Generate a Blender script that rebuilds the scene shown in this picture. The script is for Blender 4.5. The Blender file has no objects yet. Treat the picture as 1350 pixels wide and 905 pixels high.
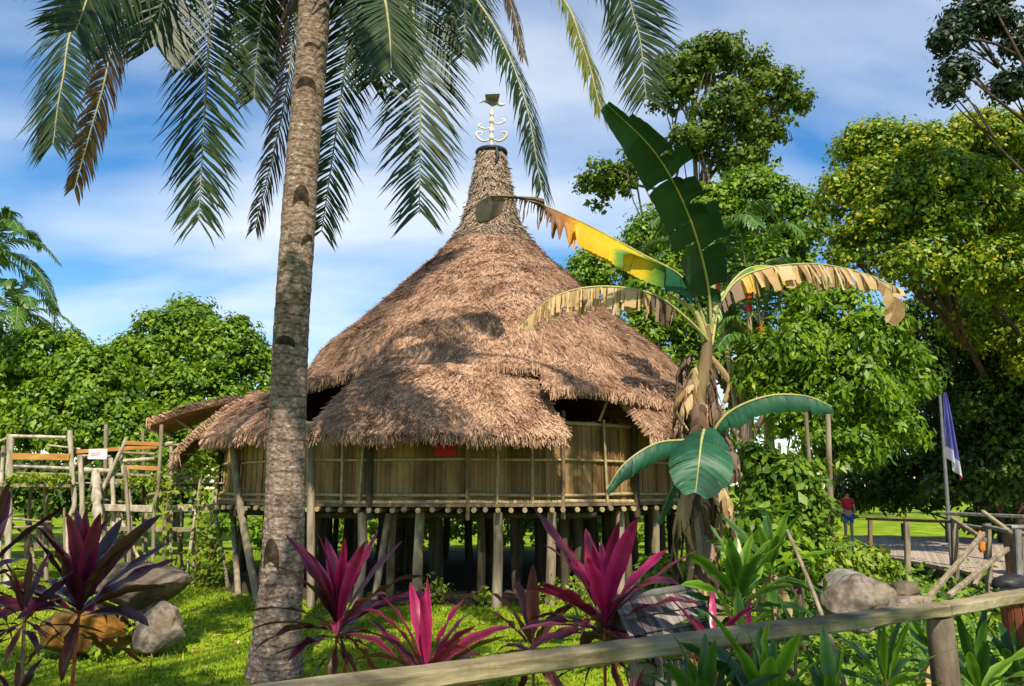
import bpy, bmesh, math, random
import numpy as np
from mathutils import Vector, Matrix, noise as mnoise

C = bpy.context.scene.collection
scene = bpy.context.scene
R = math.radians
rnd = random.Random(11)
rng = np.random.default_rng(7)

# ------------------------------------------------------------------ camera
EYE = 2.4
FPX = 1050.0
PITCH = math.atan((640 - 452.5) / FPX)
cam_data = bpy.data.cameras.new('camera')
cam = bpy.data.objects.new('camera', cam_data)
C.objects.link(cam)
cam.location = (0, 0, EYE)
cam.rotation_euler = (math.pi / 2 + PITCH, 0, 0)
cam_data.sensor_width = 36
cam_data.lens = FPX / 1350 * 36
cam_data.clip_start = 0.05
cam_data.clip_end = 2000
scene.camera = cam

# ------------------------------------------------------------------ world, sun, exposure
SUN_DIR = Vector((0.10, -0.82, 1.0)).normalized()      # towards the sun
sun_el = math.asin(SUN_DIR.z)
world = bpy.data.worlds.new('World')
scene.world = world
world.use_nodes = True
nt = world.node_tree
nt.nodes.clear()
def wn(t, **k):
    n = nt.nodes.new(t)
    for a, b in k.items(): setattr(n, a, b)
    return n
sky = wn('ShaderNodeTexSky', sky_type='NISHITA', sun_disc=False)
sky.sun_elevation = sun_el
sky.sun_rotation = math.atan2(SUN_DIR.x, SUN_DIR.y)
sky.air_density = 1.0; sky.dust_density = 0.0; sky.ozone_density = 1.6
tc = wn('ShaderNodeTexCoord')
sep = wn('ShaderNodeSeparateXYZ'); nt.links.new(tc.outputs['Generated'], sep.inputs[0])
addz = wn('ShaderNodeMath', operation='ADD'); addz.inputs[1].default_value = 0.22; nt.links.new(sep.outputs['Z'], addz.inputs[0])
mx = wn('ShaderNodeMath', operation='MAXIMUM'); mx.inputs[1].default_value = 0.05; nt.links.new(addz.outputs[0], mx.inputs[0])
dx = wn('ShaderNodeMath', operation='DIVIDE'); nt.links.new(sep.outputs['X'], dx.inputs[0]); nt.links.new(mx.outputs[0], dx.inputs[1])
dy = wn('ShaderNodeMath', operation='DIVIDE'); nt.links.new(sep.outputs['Y'], dy.inputs[0]); nt.links.new(mx.outputs[0], dy.inputs[1])
comb = wn('ShaderNodeCombineXYZ'); nt.links.new(dx.outputs[0], comb.inputs[0]); nt.links.new(dy.outputs[0], comb.inputs[1])
mp = wn('ShaderNodeMapping'); mp.inputs['Rotation'].default_value = (0, 0, R(-24)); mp.inputs['Scale'].default_value = (0.75, 1.5, 1); mp.inputs['Location'].default_value = (0.35, 0.1, 0)
nt.links.new(comb.outputs[0], mp.inputs[0])
n1 = wn('ShaderNodeTexNoise'); n1.inputs['Scale'].default_value = 1.25; n1.inputs['Detail'].default_value = 7; n1.inputs['Roughness'].default_value = 0.46; n1.inputs['Distortion'].default_value = 0.35
nt.links.new(mp.outputs[0], n1.inputs['Vector'])
cr = wn('ShaderNodeValToRGB'); cr.color_ramp.elements[0].position = 0.39; cr.color_ramp.elements[1].position = 0.70
cr.color_ramp.elements[1].color = (0.86, 0.86, 0.86, 1)
nt.links.new(n1.outputs['Fac'], cr.inputs[0])
mixc = wn('ShaderNodeMix', data_type='RGBA'); mixc.inputs['B'].default_value = (8.3, 8.8, 9.4, 1)
hsv = wn('ShaderNodeHueSaturation'); hsv.inputs['Saturation'].default_value = 1.36; hsv.inputs['Value'].default_value = 1.45
nt.links.new(sky.outputs[0], hsv.inputs['Color'])
nt.links.new(cr.outputs[0], mixc.inputs['Factor']); nt.links.new(hsv.outputs[0], mixc.inputs['A'])
bg = wn('ShaderNodeBackground'); bg.inputs['Strength'].default_value = 0.088
nt.links.new(mixc.outputs['Result'], bg.inputs['Color'])
wo = wn('ShaderNodeOutputWorld'); nt.links.new(bg.outputs[0], wo.inputs[0])

sun_data = bpy.data.lights.new('sun', 'SUN')
sun_data.energy = 5.0
sun_data.angle = R(0.6)
sun_data.color = (1.0, 0.90, 0.74)
sun = bpy.data.objects.new('sun', sun_data); C.objects.link(sun)
sun.location = (0, -20, 40)
sun.rotation_euler = (-SUN_DIR).to_track_quat('-Z', 'Y').to_euler()

scene.view_settings.view_transform = 'Standard'
scene.view_settings.look = 'None'
scene.view_settings.exposure = 0.5
scene.view_settings.gamma = 1.0
scene.render.engine = 'CYCLES'
scene.cycles.use_denoising = True
scene.cycles.max_bounces = 6
scene.cycles.transparent_max_bounces = 6

# ------------------------------------------------------------------ helpers
def ray(px, py):
    dx, dy = (px - 675) / FPX, (452.5 - py) / FPX
    c, s = math.cos(PITCH), math.sin(PITCH)
    return Vector((dx, c - s * dy, s + c * dy))
def at(px, py, Y):
    d = ray(px, py)
    return Vector((0, 0, EYE)) + d * (Y / d.y)
def at_z(px, py, z=0.0):
    d = ray(px, py)
    return Vector((0, 0, EYE)) + d * ((z - EYE) / d.z)

def spline(pts, n):
    P = np.array([tuple(p) for p in pts], float)
    if len(P) == 2:
        t = np.linspace(0, 1, n)[:, None]
        return P[0] * (1 - t) + P[1] * t
    P = np.vstack([2 * P[0] - P[1], P, 2 * P[-1] - P[-2]])
    m = len(P) - 3
    out = []
    for k in range(n):
        u = k / (n - 1) * m
        i = min(int(u), m - 1); t = u - i
        a, b, c, d = P[i], P[i + 1], P[i + 2], P[i + 3]
        out.append(0.5 * ((2 * b) + (c - a) * t + (2 * a - 5 * b + 4 * c - d) * t * t + (3 * b - 3 * c + d - a) * t ** 3))
    return np.array(out)

def norm(a):
    return a / np.maximum(np.linalg.norm(a, axis=-1, keepdims=True), 1e-9)

class MB:
    """collects shapes and links them as ONE mesh object"""
    def __init__(s): s.v = []; s.f = []; s.n = 0; s.tone = []
    def add(s, V, F, mi=0, tone=None):
        V = np.asarray(V, float).reshape(-1, 3)
        s.tone.append(np.zeros(len(V)) if tone is None else np.asarray(tone, float))
        F = np.asarray(F, int)
        s.v.append(V); s.f.append((F + s.n, mi, False)); s.n += len(V)
    def adds(s, V, F, mi=0, tone=None):
        s.add(V, F, mi, tone); s.f[-1] = (s.f[-1][0], mi, True)
    def quads(s, Q, mi=0):
        Q = np.asarray(Q, float)
        s.add(Q.reshape(-1, 3), np.arange(len(Q) * 4).reshape(-1, 4), mi)
    def tris(s, Q, mi=0):
        Q = np.asarray(Q, float)
        s.add(Q.reshape(-1, 3), np.arange(len(Q) * 3).reshape(-1, 3), mi)
    def tube(s, pts, rad, n=8, mi=0, cap=True):
        P = np.array([tuple(p) for p in pts], float)
        m = len(P)
        rad = np.broadcast_to(np.asarray(rad, float), (m,))
        T = norm(np.gradient(P, axis=0))
        ref = np.array([0, 0, 1.0]) if abs(T[0][2]) < 0.9 else np.array([1.0, 0, 0])
        V = []
        a = np.linspace(0, 2 * np.pi, n, endpoint=False)
        u = np.cross(T[0], ref); u /= np.linalg.norm(u)
        for i in range(m):
            u = u - T[i] * np.dot(u, T[i]); u /= max(np.linalg.norm(u), 1e-9)
            w = np.cross(T[i], u)
            V.append(P[i] + rad[i] * (np.outer(np.cos(a), u) + np.outer(np.sin(a), w)))
        V = np.vstack(V)
        F = [(i * n + j, i * n + (j + 1) % n, (i + 1) * n + (j + 1) % n, (i + 1) * n + j) for i in range(m - 1) for j in range(n)]
        s.adds(V, F, mi)
        if cap:
            for i, rev in ((0, True), (m - 1, False)):
                ring = V[i * n:(i + 1) * n]
                c = ring.mean(0)
                VV = np.vstack([ring, c])
                FF = [(j, (j + 1) % n, n) if not rev else ((j + 1) % n, j, n) for j in range(n)]
                s.add(VV, FF, mi)
    def beam(s, a, b, w, h, mi=0, bev=0.006, up=(0, 0, 1)):
        """plank from a to b, w wide sideways, h high"""
        a, b = np.array(tuple(a), float), np.array(tuple(b), float)
        d = b - a; L = np.linalg.norm(d); d /= L
        up = np.array(up, float)
        if abs(np.dot(d, up)) > 0.95: up = np.array([0, 1.0, 0])
        x = np.cross(d, up); x /= np.linalg.norm(x)
        z = np.cross(x, d)
        e = min(bev, w * .3, h * .3)
        prof = [(-w/2+e, -h/2), (w/2-e, -h/2), (w/2, -h/2+e), (w/2, h/2-e), (w/2-e, h/2), (-w/2+e, h/2), (-w/2, h/2-e), (-w/2, -h/2+e)]
        ra = [a + x * p + z * q for p, q in prof]
        rb = [b + x * p + z * q for p, q in prof]
        V = np.array(ra + rb)
        F = [(j, (j + 1) % 8, 8 + (j + 1) % 8, 8 + j) for j in range(8)]
        s.add(V, F, mi)
        Fc = [(0, 7, 2, 1), (2, 7, 6, 3), (3, 6, 5, 4)]
        s.add(np.array(ra), Fc, mi)
        s.add(np.array(rb), [tuple(reversed(q)) for q in Fc], mi)
    def build(s, name, mats, parent=None):
        if not isinstance(mats, (list, tuple)): mats = [mats]
        me = bpy.data.meshes.new(name)
        V = np.vstack(s.v)
        me.vertices.add(len(V)); me.vertices.foreach_set('co', V.ravel().astype(np.float32))
        loops, starts, mis, sm = [], [], [], []
        off = 0
        for F, mi, smooth in s.f:
            k = F.shape[1]
            loops.append(F.ravel())
            starts.append(off + np.arange(len(F)) * k)
            mis.append(np.full(len(F), mi)); sm.append(np.full(len(F), smooth))
            off += F.size
        loops = np.concatenate(loops); starts = np.concatenate(starts)
        me.loops.add(len(loops)); me.loops.foreach_set('vertex_index', loops.astype(np.int32))
        me.polygons.add(len(starts)); me.polygons.foreach_set('loop_start', starts.astype(np.int32))
        me.polygons.foreach_set('material_index', np.concatenate(mis).astype(np.int32))
        me.polygons.foreach_set('use_smooth', np.concatenate(sm))
        for m in mats: me.materials.append(m)
        tn = np.concatenate(s.tone)
        if tn.any(): me.attributes.new('tone', 'FLOAT', 'POINT').data.foreach_set('value', tn.astype(np.float32))
        me.update(calc_edges=True)
        o = bpy.data.objects.new(name, me); C.objects.link(o)
        if parent is not None: attach(o, parent)
        return o

def attach(o, parent):
    o.parent = parent
    o.matrix_parent_inverse = parent.matrix_basis.inverted()

def tag(o, label=None, cat=None, group=None, kind=None):
    if label: o['label'] = label
    if cat: o['category'] = cat
    if group: o['group'] = group
    if kind: o['kind'] = kind
    return o
def empty(name, loc, label, cat, group=None):
    o = bpy.data.objects.new(name, None); C.objects.link(o)
    o.empty_display_size = 0.2
    o.location = Vector(loc)
    return tag(o, label, cat, group)

# ------------------------------------------------------------------ materials
def hexl(r, g, b): return (r, g, b, 1)
def mat(name, cols, rough=0.7, scale=6.0, stretch=(1, 1, 1), island=0.0, bump=0.0, trans=0.0, spec=0.3, detail=6, coords='Object', dist=0.0, tcol=None, bscale=None, sat=None):
    """noise-ramped principled material; island mixes in a per-piece random value; trans mixes in translucency"""
    m = bpy.data.materials.new(name); m.use_nodes = True
    t = m.node_tree; N = t.nodes; Lk = t.links
    bsdf = N['Principled BSDF']; out = N['Material Output']
    c = N.new('ShaderNodeTexCoord')
    mp = N.new('ShaderNodeMapping'); mp.inputs['Scale'].default_value = stretch
    Lk.new(c.outputs[coords], mp.inputs[0])
    nz = N.new('ShaderNodeTexNoise'); nz.inputs['Scale'].default_value = scale; nz.inputs['Detail'].default_value = detail; nz.inputs['Distortion'].default_value = dist
    nz.inputs['Roughness'].default_value = 0.6
    Lk.new(mp.outputs[0], nz.inputs['Vector'])
    fac = nz.outputs['Fac']
    if island > 0:
        g = N.new('ShaderNodeNewGeometry')
        mixf = N.new('ShaderNodeMix'); mixf.inputs[0].default_value = island
        Lk.new(fac, mixf.inputs[2]); Lk.new(g.outputs['Random Per Island'], mixf.inputs[3])
        fac = mixf.outputs[0]
    ramp = N.new('ShaderNodeValToRGB')
    lo, hi = (0.30, 0.70) if island < 0.5 else (0.08, 0.92)
    els = ramp.color_ramp.elements
    while len(els) < len(cols): els.new(0.5)
    for i, col in enumerate(cols):
        els[i].position = lo + (hi - lo) * i / max(1, len(cols) - 1)
        els[i].color = (*col, 1)
    Lk.new(fac, ramp.inputs[0])
    Lk.new(ramp.outputs[0], bsdf.inputs['Base Color'])
    bsdf.inputs['Roughness'].default_value = rough
    bsdf.inputs['Specular IOR Level'].default_value = spec
    if bump > 0:
        b = N.new('ShaderNodeBump'); b.inputs['Strength'].default_value = bump; b.inputs['Distance'].default_value = 0.03
        if bscale:
            nb = N.new('ShaderNodeTexNoise'); nb.inputs['Scale'].default_value = bscale; nb.inputs['Detail'].default_value = 6
            Lk.new(mp.outputs[0], nb.inputs['Vector']); Lk.new(nb.outputs['Fac'], b.inputs['Height'])
        else:
            Lk.new(nz.outputs['Fac'], b.inputs['Height'])
        Lk.new(b.outputs[0], bsdf.inputs['Normal'])
    if trans > 0:
        tr = N.new('ShaderNodeBsdfTranslucent')
        if tcol:
            tr.inputs['Color'].default_value = (*tcol, 1)
        else:
            Lk.new(ramp.outputs[0], tr.inputs['Color'])
        ms = N.new('ShaderNodeMixShader'); ms.inputs[0].default_value = trans
        Lk.new(bsdf.outputs[0], ms.inputs[1]); Lk.new(tr.outputs[0], ms.inputs[2])
        Lk.new(ms.outputs[0], out.inputs['Surface'])
    return m

def leafmat(name, cols, trans=0.36, rough=0.45, island=0.65, scale=0.6, tcol=None, spec=0.35):
    return mat(name, cols, rough=rough, scale=scale, island=island, trans=trans, spec=spec, detail=3, tcol=tcol)

M = {}
M['ground'] = mat('ground_soil', [(.06, .11, .006), (.13, .21, .008), (.23, .31, .010), (.28, .28, .02)], rough=.95, scale=0.8, bump=.6, spec=.1, bscale=14)
M['grass'] = leafmat('grass_blades', [(.08, .15, .004), (.16, .25, .006), (.27, .36, .008), (.40, .41, .02)], trans=.35, rough=.6, island=.4, scale=.5)
M['thatch'] = mat('thatch_leaf', [(.15, .085, .056), (.34, .20, .126), (.48, .295, .185), (.58, .38, .25)], rough=.95, scale=1.3, island=.36, spec=.08, detail=9)
def stain(m, fac=.75, scale=.55, col=(.42, .38, .36, 1), lo=.46, hi=.66, stretch=(1, 1, .6)):
    t = m.node_tree; N = t.nodes; b = N['Principled BSDF']; src = b.inputs['Base Color'].links[0].from_socket
    c = N.new('ShaderNodeTexCoord'); mp = N.new('ShaderNodeMapping'); mp.inputs['Scale'].default_value = stretch
    nz = N.new('ShaderNodeTexNoise'); nz.inputs['Scale'].default_value = scale; nz.inputs['Detail'].default_value = 8; nz.inputs['Roughness'].default_value = .68; nz.inputs['Distortion'].default_value = .4
    rp_ = N.new('ShaderNodeMapRange'); rp_.inputs[1].default_value = lo; rp_.inputs[2].default_value = hi; rp_.inputs[4].default_value = fac
    mx = N.new('ShaderNodeMix'); mx.data_type = 'RGBA'; mx.blend_type = 'MULTIPLY'
    t.links.new(c.outputs['Object'], mp.inputs[0]); t.links.new(mp.outputs[0], nz.inputs['Vector']); t.links.new(nz.outputs['Fac'], rp_.inputs[0]); t.links.new(rp_.outputs[0], mx.inputs['Factor'])
    mx.inputs['B'].default_value = col
    t.links.new(src, mx.inputs['A']); t.links.new(mx.outputs['Result'], b.inputs['Base Color'])
stain(M['thatch'], .8, 1.9, (.36, .31, .29, 1), .50, .66, (1, 1, .55))
M['thatch_base'] = mat('thatch_under', [(.15, .08, .045), (.28, .155, .088), (.40, .225, .125)], rough=.95, scale=9, stretch=(1, 1, .35), spec=.1, bump=.8)
M['spire_thatch'] = mat('spire_fibre', [(.13, .09, .062), (.33, .24, .17), (.48, .37, .27)], rough=.95, scale=4, island=.6, spec=.1)
M['wall'] = mat('bamboo_wall', [(.08, .04, .015), (.20, .115, .042), (.32, .195, .078), (.46, .31, .15)], rough=.75, scale=5, stretch=(1, 1, .12), island=.5, spec=.25, bump=.3)
M['pole'] = mat('weathered_pole', [(.11, .085, .055), (.24, .19, .125), (.35, .29, .205)], rough=.85, scale=7, stretch=(1, 1, .2), spec=.15, bump=.4)
M['pole_pale'] = mat('pale_pole', [(.24, .19, .13), (.45, .38, .29), (.62, .55, .45)], rough=.85, scale=7, stretch=(1, 1, .25), spec=.15, bump=.4)
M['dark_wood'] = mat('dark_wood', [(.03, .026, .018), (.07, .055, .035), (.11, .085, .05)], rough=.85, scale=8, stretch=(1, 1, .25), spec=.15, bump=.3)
M['brown_wood'] = mat('brown_wood', [(.09, .065, .036), (.17, .12, .07), (.24, .18, .11)], rough=.85, scale=8, stretch=(1, 1, .25), spec=.15, bump=.3)
M['bamboo'] = mat('bamboo_pole', [(.24, .18, .08), (.36, .28, .14), (.48, .40, .22)], rough=.6, scale=8, spec=.3, bump=.2)
M['orange_wood'] = mat('orange_plank', [(.24, .11, .03), (.42, .19, .045), (.52, .30, .10)], rough=.65, scale=6, stretch=(.3, 1, 1), spec=.25)
M['rail_wood'] = mat('rail_wood', [(.07, .055, .035), (.19, .15, .08), (.29, .24, .13), (.36, .31, .20)], rough=.7, scale=5, stretch=(.35, .35, 2.2), spec=.3, bump=.5, dist=.6)
M['grey_wood'] = mat('grey_wood', [(.10, .095, .08), (.19, .185, .165), (.30, .29, .26)], rough=.85, scale=9, stretch=(1, 1, .25), spec=.2, bump=.4)
M['shingle'] = mat('wood_shingle', [(.05, .042, .04), (.13, .11, .105), (.24, .205, .19), (.34, .30, .27)], rough=.85, scale=8, stretch=(1, .3, 1), island=.6, spec=.2, bump=.5)
M['deck'] = mat('deck_boards', [(.24, .19, .14), (.36, .29, .22), (.44, .36, .28)], rough=.85, scale=4, island=.5, spec=.15, bump=.3)
M['palm_bark'] = mat('palm_bark', [(.05, .037, .028), (.16, .112, .080), (.26, .185, .14), (.33, .255, .20), (.58, .53, .47)], rough=.9, scale=16, stretch=(1, 1, 1.5), spec=.12, bump=1.0, dist=.15, detail=12)
M['scar'] = mat('bark_scar', [(.015, .011, .008), (.04, .03, .02), (.09, .065, .04)], rough=.95, scale=12, spec=.1)
M['bark'] = mat('tree_bark', [(.07, .05, .035), (.16, .12, .085), (.26, .21, .16)], rough=.9, scale=8, stretch=(1, 1, .3), spec=.1, bump=.6)
M['bark_dark'] = mat('dark_bark', [(.03, .022, .015), (.07, .05, .035), (.11, .08, .055)], rough=.9, scale=8, stretch=(1, 1, .3), spec=.1, bump=.6)
M['frond'] = leafmat('coconut_leaflet', [(.007, .020, .006), (.015, .04, .009), (.030, .060, .012), (.085, .09, .02)], trans=.2, rough=.48, island=.7, spec=.35)
M['frond_yellow'] = leafmat('coconut_leaflet_yellow', [(.09, .14, .012), (.20, .22, .02), (.33, .28, .03)], trans=.3, rough=.4)
M['frond_brown'] = leafmat('coconut_leaflet_brown', [(.06, .035, .02), (.13, .075, .04), (.10, .10, .03)], trans=.15, rough=.6)
M['rachis'] = mat('frond_rib', [(.16, .17, .06), (.28, .26, .12), (.36, .32, .18)], rough=.5, scale=8, spec=.4)
M['leaf_bright'] = leafmat('leaf_bright', [(.04, .10, .003), (.11, .21, .005), (.20, .32, .007), (.33, .42, .012)])
M['leaf_mid'] = leafmat('leaf_mid', [(.03, .08, .004), (.08, .165, .005), (.15, .25, .007), (.25, .33, .012)])
M['leaf_dark'] = leafmat('leaf_dark', [(.012, .032, .005), (.03, .075, .006), (.075, .135, .008), (.16, .22, .012)], trans=.28)  # on the right hand trees this dark green carries the understory shade
M['leaf_blue'] = leafmat('leaf_bluegreen', [(.012, .026, .016), (.025, .05, .025), (.045, .075, .03), (.09, .10, .03)], trans=.2)
M['leaf_yellowfleck'] = leafmat('leaf_yellowfleck', [(.035, .085, .004), (.09, .18, .005), (.16, .27, .007), (.25, .36, .009), (.38, .40, .010), (.62, .44, .014)], island=.75)
M['leaf_olive'] = leafmat('leaf_olive', [(.035, .075, .007), (.08, .14, .010), (.15, .21, .014), (.26, .29, .02)])
M['palm_green'] = leafmat('palm_leaflet', [(.03, .09, .012), (.07, .16, .018), (.12, .22, .025)], trans=.28, rough=.4)
M['cordy_pink'] = leafmat('cordyline_pink', [(.16, .008, .035), (.36, .014, .085), (.50, .022, .14), (.60, .05, .22)], trans=.34, rough=.32, island=.5, scale=16, spec=.5)
M['cordy_red'] = leafmat('cordyline_red', [(.05, .006, .014), (.13, .010, .03), (.26, .014, .06), (.42, .022, .11)], trans=.3, rough=.3, island=.5, scale=16, spec=.55)
M['cordy_dark'] = leafmat('cordyline_maroon', [(.018, .006, .009), (.045, .008, .016), (.09, .012, .03), (.17, .016, .06)], trans=.2, rough=.3, island=.5, scale=16, spec=.6)
M['cordy_brown'] = leafmat('cordyline_bronze', [(.07, .022, .02), (.13, .035, .03), (.19, .055, .05)], trans=.25, rough=.4, island=.6, scale=5)
M['cordy_green'] = leafmat('dracaena_green', [(.05, .13, .010), (.10, .23, .014), (.18, .34, .022), (.30, .42, .04)], trans=.35, rough=.35, island=.6, scale=4, spec=.5)
M['cordy_deep'] = leafmat('dracaena_deep', [(.020, .065, .012), (.04, .11, .014), (.075, .17, .018)], trans=.28, rough=.35, island=.6, scale=4, spec=.5)
def margin(m, k=.55):
    t = m.node_tree; N = t.nodes; ramp = next(n for n in N if n.type == 'VALTORGB'); src = ramp.inputs[0].links[0].from_socket
    a = N.new('ShaderNodeAttribute'); a.attribute_name = 'tone'
    m1 = N.new('ShaderNodeMath'); m1.operation = 'MULTIPLY_ADD'; m1.inputs[1].default_value = k; t.links.new(a.outputs['Fac'], m1.inputs[0])
    m2 = N.new('ShaderNodeMath'); m2.operation = 'SUBTRACT'; m2.inputs[1].default_value = k * .5; t.links.new(src, m2.inputs[0]); t.links.new(m2.outputs[0], m1.inputs[2])
    t.links.new(m1.outputs[0], ramp.inputs[0])
for nm_ in ('cordy_pink', 'cordy_red', 'cordy_dark', 'cordy_brown', 'cordy_green', 'cordy_deep'): margin(M[nm_])
M['plant_stem'] = mat('plant_stem', [(.10, .05, .035), (.19, .11, .075), (.24, .17, .10)], rough=.8, scale=20, spec=.2, bump=.3)
M['red_stem'] = mat('red_stem', [(.20, .02, .03), (.32, .05, .06), (.36, .16, .10)], rough=.6, scale=12, spec=.3)
M['wax_red'] = mat('wax_red', [(.45, .02, .008), (.62, .03, .012), (.62, .10, .02)], rough=.4, scale=5, spec=.4)
M['ban_green'] = leafmat('banana_green', [(.007, .045, .022), (.012, .08, .036), (.022, .115, .045)], trans=.14, rough=.5, island=.3, scale=3, spec=.4)
M['ban_shaded'] = leafmat('banana_shaded', [(.006, .032, .012), (.010, .05, .018), (.016, .075, .026)], trans=.10, rough=.5, island=.3, scale=3, spec=.35)  # banana green darkened to carry the shade on the upright leaf
M['ban_lime'] = leafmat('banana_lime', [(.10, .26, .03), (.20, .36, .03), (.38, .42, .03)], trans=.3, rough=.35, island=.4, scale=3, spec=.5)
M['ban_yellow'] = leafmat('banana_yellow', [(.52, .27, .008), (.70, .40, .012), (.60, .20, .01)], trans=.3, rough=.45, island=.5, scale=4)
M['ban_dry'] = leafmat('banana_dry', [(.16, .085, .035), (.38, .24, .11), (.55, .38, .19), (.62, .46, .26)], trans=.22, rough=.75, island=.6, scale=6, spec=.15)
M['ban_drydark'] = leafmat('banana_drybrown', [(.05, .03, .020), (.13, .08, .052), (.24, .16, .11), (.36, .27, .19)], trans=.15, rough=.8, island=.6, scale=6, spec=.15)
def agemat():
    m = leafmat('banana_ageing', [(.0, .0, .0), (1, 1, 1)], trans=.25, rough=.55, island=.45, scale=7)
    t = m.node_tree; N = t.nodes; ramp = next(n for n in N if n.type == 'VALTORGB')
    at_ = N.new('ShaderNodeAttribute'); at_.attribute_name = 'tone'
    fin_ = ramp.inputs[0].links[0].from_socket
    ma = N.new('ShaderNodeMath'); ma.operation = 'MULTIPLY_ADD'; ma.inputs[1].default_value = .26
    sb = N.new('ShaderNodeMath'); sb.operation = 'SUBTRACT'; sb.inputs[1].default_value = .5
    t.links.new(fin_, sb.inputs[0]); t.links.new(sb.outputs[0], ma.inputs[0]); t.links.new(at_.outputs['Fac'], ma.inputs[2]); t.links.new(ma.outputs[0], ramp.inputs[0])
    e = ramp.color_ramp.elements
    while len(e) < 8: e.new(.5)
    for i, (p, c) in enumerate(((0, (.010, .075, .03)), (.22, (.014, .10, .04)), (.34, (.16, .30, .03)), (.44, (.74, .50, .014)), (.57, (.72, .36, .010)), (.68, (.36, .14, .03)), (.80, (.22, .12, .065)), (1, (.12, .07, .045)))):
        e[i].position = p; e[i].color = (*c, 1)
    return m
M['ban_age'] = agemat()
M['ban_rib'] = mat('banana_rib', [(.22, .26, .07), (.38, .36, .12), (.46, .34, .14)], rough=.5, scale=6, spec=.4)
M['ban_stem'] = mat('banana_stem', [(.06, .035, .02), (.15, .095, .045), (.22, .17, .07), (.34, .18, .055)], rough=.7, scale=4, stretch=(1, 1, .25), spec=.25, bump=.4)
M['rock'] = mat('grey_rock', [(.025, .020, .014), (.08, .06, .042), (.15, .115, .08), (.27, .21, .16)], rough=.9, scale=2.4, spec=.2, bump=.9, bscale=9)
M['rock_orange'] = mat('rusty_rock', [(.03, .03, .012), (.10, .075, .02), (.30, .12, .02), (.44, .20, .04)], rough=.9, scale=1.9, spec=.2, bump=.9, bscale=9)
M['rock_white'] = mat('mottled_rock', [(.05, .042, .034), (.15, .12, .095), (.30, .25, .20), (.36, .20, .12)], rough=.9, scale=3.2, spec=.2, bump=.9, bscale=10)
M['red_cloth'] = mat('red_board', [(.42, .008, .012), (.50, .012, .016)], rough=.6, scale=6)
M['white_paper'] = mat('white_paper', [(.72, .70, .72), (.82, .80, .80)], rough=.7, scale=6)
M['pink_print'] = mat('pink_print', [(.72, .30, .30), (.78, .42, .40)], rough=.7, scale=30)
M['carved'] = mat('carved_cream', [(.50, .40, .22), (.66, .60, .48), (.74, .71, .66)], rough=.6, scale=12)
M['carved_gold'] = mat('carved_gold', [(.50, .38, .16), (.64, .54, .34)], rough=.5, scale=12)
M['black'] = mat('black_paint', [(.012, .012, .014), (.03, .03, .034)], rough=.5, scale=8)
M['skin'] = mat('skin', [(.36, .20, .13), (.42, .25, .17)], rough=.55, scale=10)
M['shirt'] = mat('red_shirt', [(.42, .012, .02), (.52, .02, .03)], rough=.8, scale=20)
M['shorts'] = mat('blue_shorts', [(.03, .08, .30), (.05, .12, .40)], rough=.8, scale=20)
M['hair'] = mat('dark_hair', [(.012, .009, .008), (.03, .02, .015)], rough=.5, scale=40)
M['flag_blue'] = mat('flag_blue', [(.10, .10, .36), (.17, .17, .50)], rough=.7, scale=5, trans=.2)
M['flag_white'] = mat('flag_white', [(.62, .62, .74), (.74, .74, .80)], rough=.7, scale=5, trans=.2)
M['flag_red'] = mat('flag_red', [(.55, .03, .07), (.62, .05, .09)], rough=.7, scale=5, trans=.2)
M['metal'] = mat('grey_metal', [(.10, .10, .11), (.18, .18, .19)], rough=.45, scale=8, spec=.5)
M['terracotta'] = mat('red_brown_slats', [(.13, .035, .016), (.22, .06, .028), (.28, .09, .04)], rough=.7, scale=6, stretch=(1, 1, .3), spec=.3, bump=.3)
M['orange_cloth'] = mat('orange_cloth', [(.62, .17, .02), (.72, .24, .03)], rough=.8, scale=10)
M['board'] = mat('info_board', [(.10, .095, .08), (.17, .16, .135)], rough=.5, scale=4, spec=.4)
M['blue_mark'] = mat('blue_mark', [(.03, .03, .42), (.05, .05, .55)], rough=.5, scale=10)
M['vine'] = leafmat('vine_leaf', [(.09, .17, .01), (.20, .30, .014), (.38, .40, .03)], trans=.35)
M['cover'] = leafmat('cover_leaf', [(.03, .08, .006), (.08, .17, .010), (.16, .28, .014), (.30, .36, .03)], trans=.32)

stain(M['wall'], .75, 1.6, (.40, .36, .32, 1), .45, .62, (1, 1, .35))
def rings(m, scale=2.2, fac=.55):
    t = m.node_tree; N = t.nodes; b = N['Principled BSDF']; src = b.inputs['Base Color'].links[0].from_socket
    c = N.new('ShaderNodeTexCoord'); w = N.new('ShaderNodeTexWave'); w.bands_direction = 'Z'; w.inputs['Scale'].default_value = scale; w.inputs['Distortion'].default_value = 3.5; w.inputs['Detail'].default_value = 4; w.inputs['Detail Scale'].default_value = 1.6
    rp_ = N.new('ShaderNodeMapRange'); rp_.inputs[1].default_value = .0; rp_.inputs[2].default_value = .22; rp_.inputs[3].default_value = fac; rp_.inputs[4].default_value = 0
    mx = N.new('ShaderNodeMix'); mx.data_type = 'RGBA'; mx.blend_type = 'MULTIPLY'; mx.inputs['B'].default_value = (.30, .25, .21, 1)
    t.links.new(c.outputs['Object'], w.inputs['Vector']); t.links.new(w.outputs['Fac'], rp_.inputs[0]); t.links.new(rp_.outputs[0], mx.inputs['Factor']); t.links.new(src, mx.inputs['A']); t.links.new(mx.outputs['Result'], b.inputs['Base Color'])
rings(M['palm_bark'])
for nm_, sc_ in (('leaf_bright', .8), ('leaf_mid', .8), ('leaf_yellowfleck', .9), ('leaf_olive', .6)): stain(M[nm_], .7, sc_, (.52, .66, .62, 1), .46, .62, (1, 1, 1))
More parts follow.
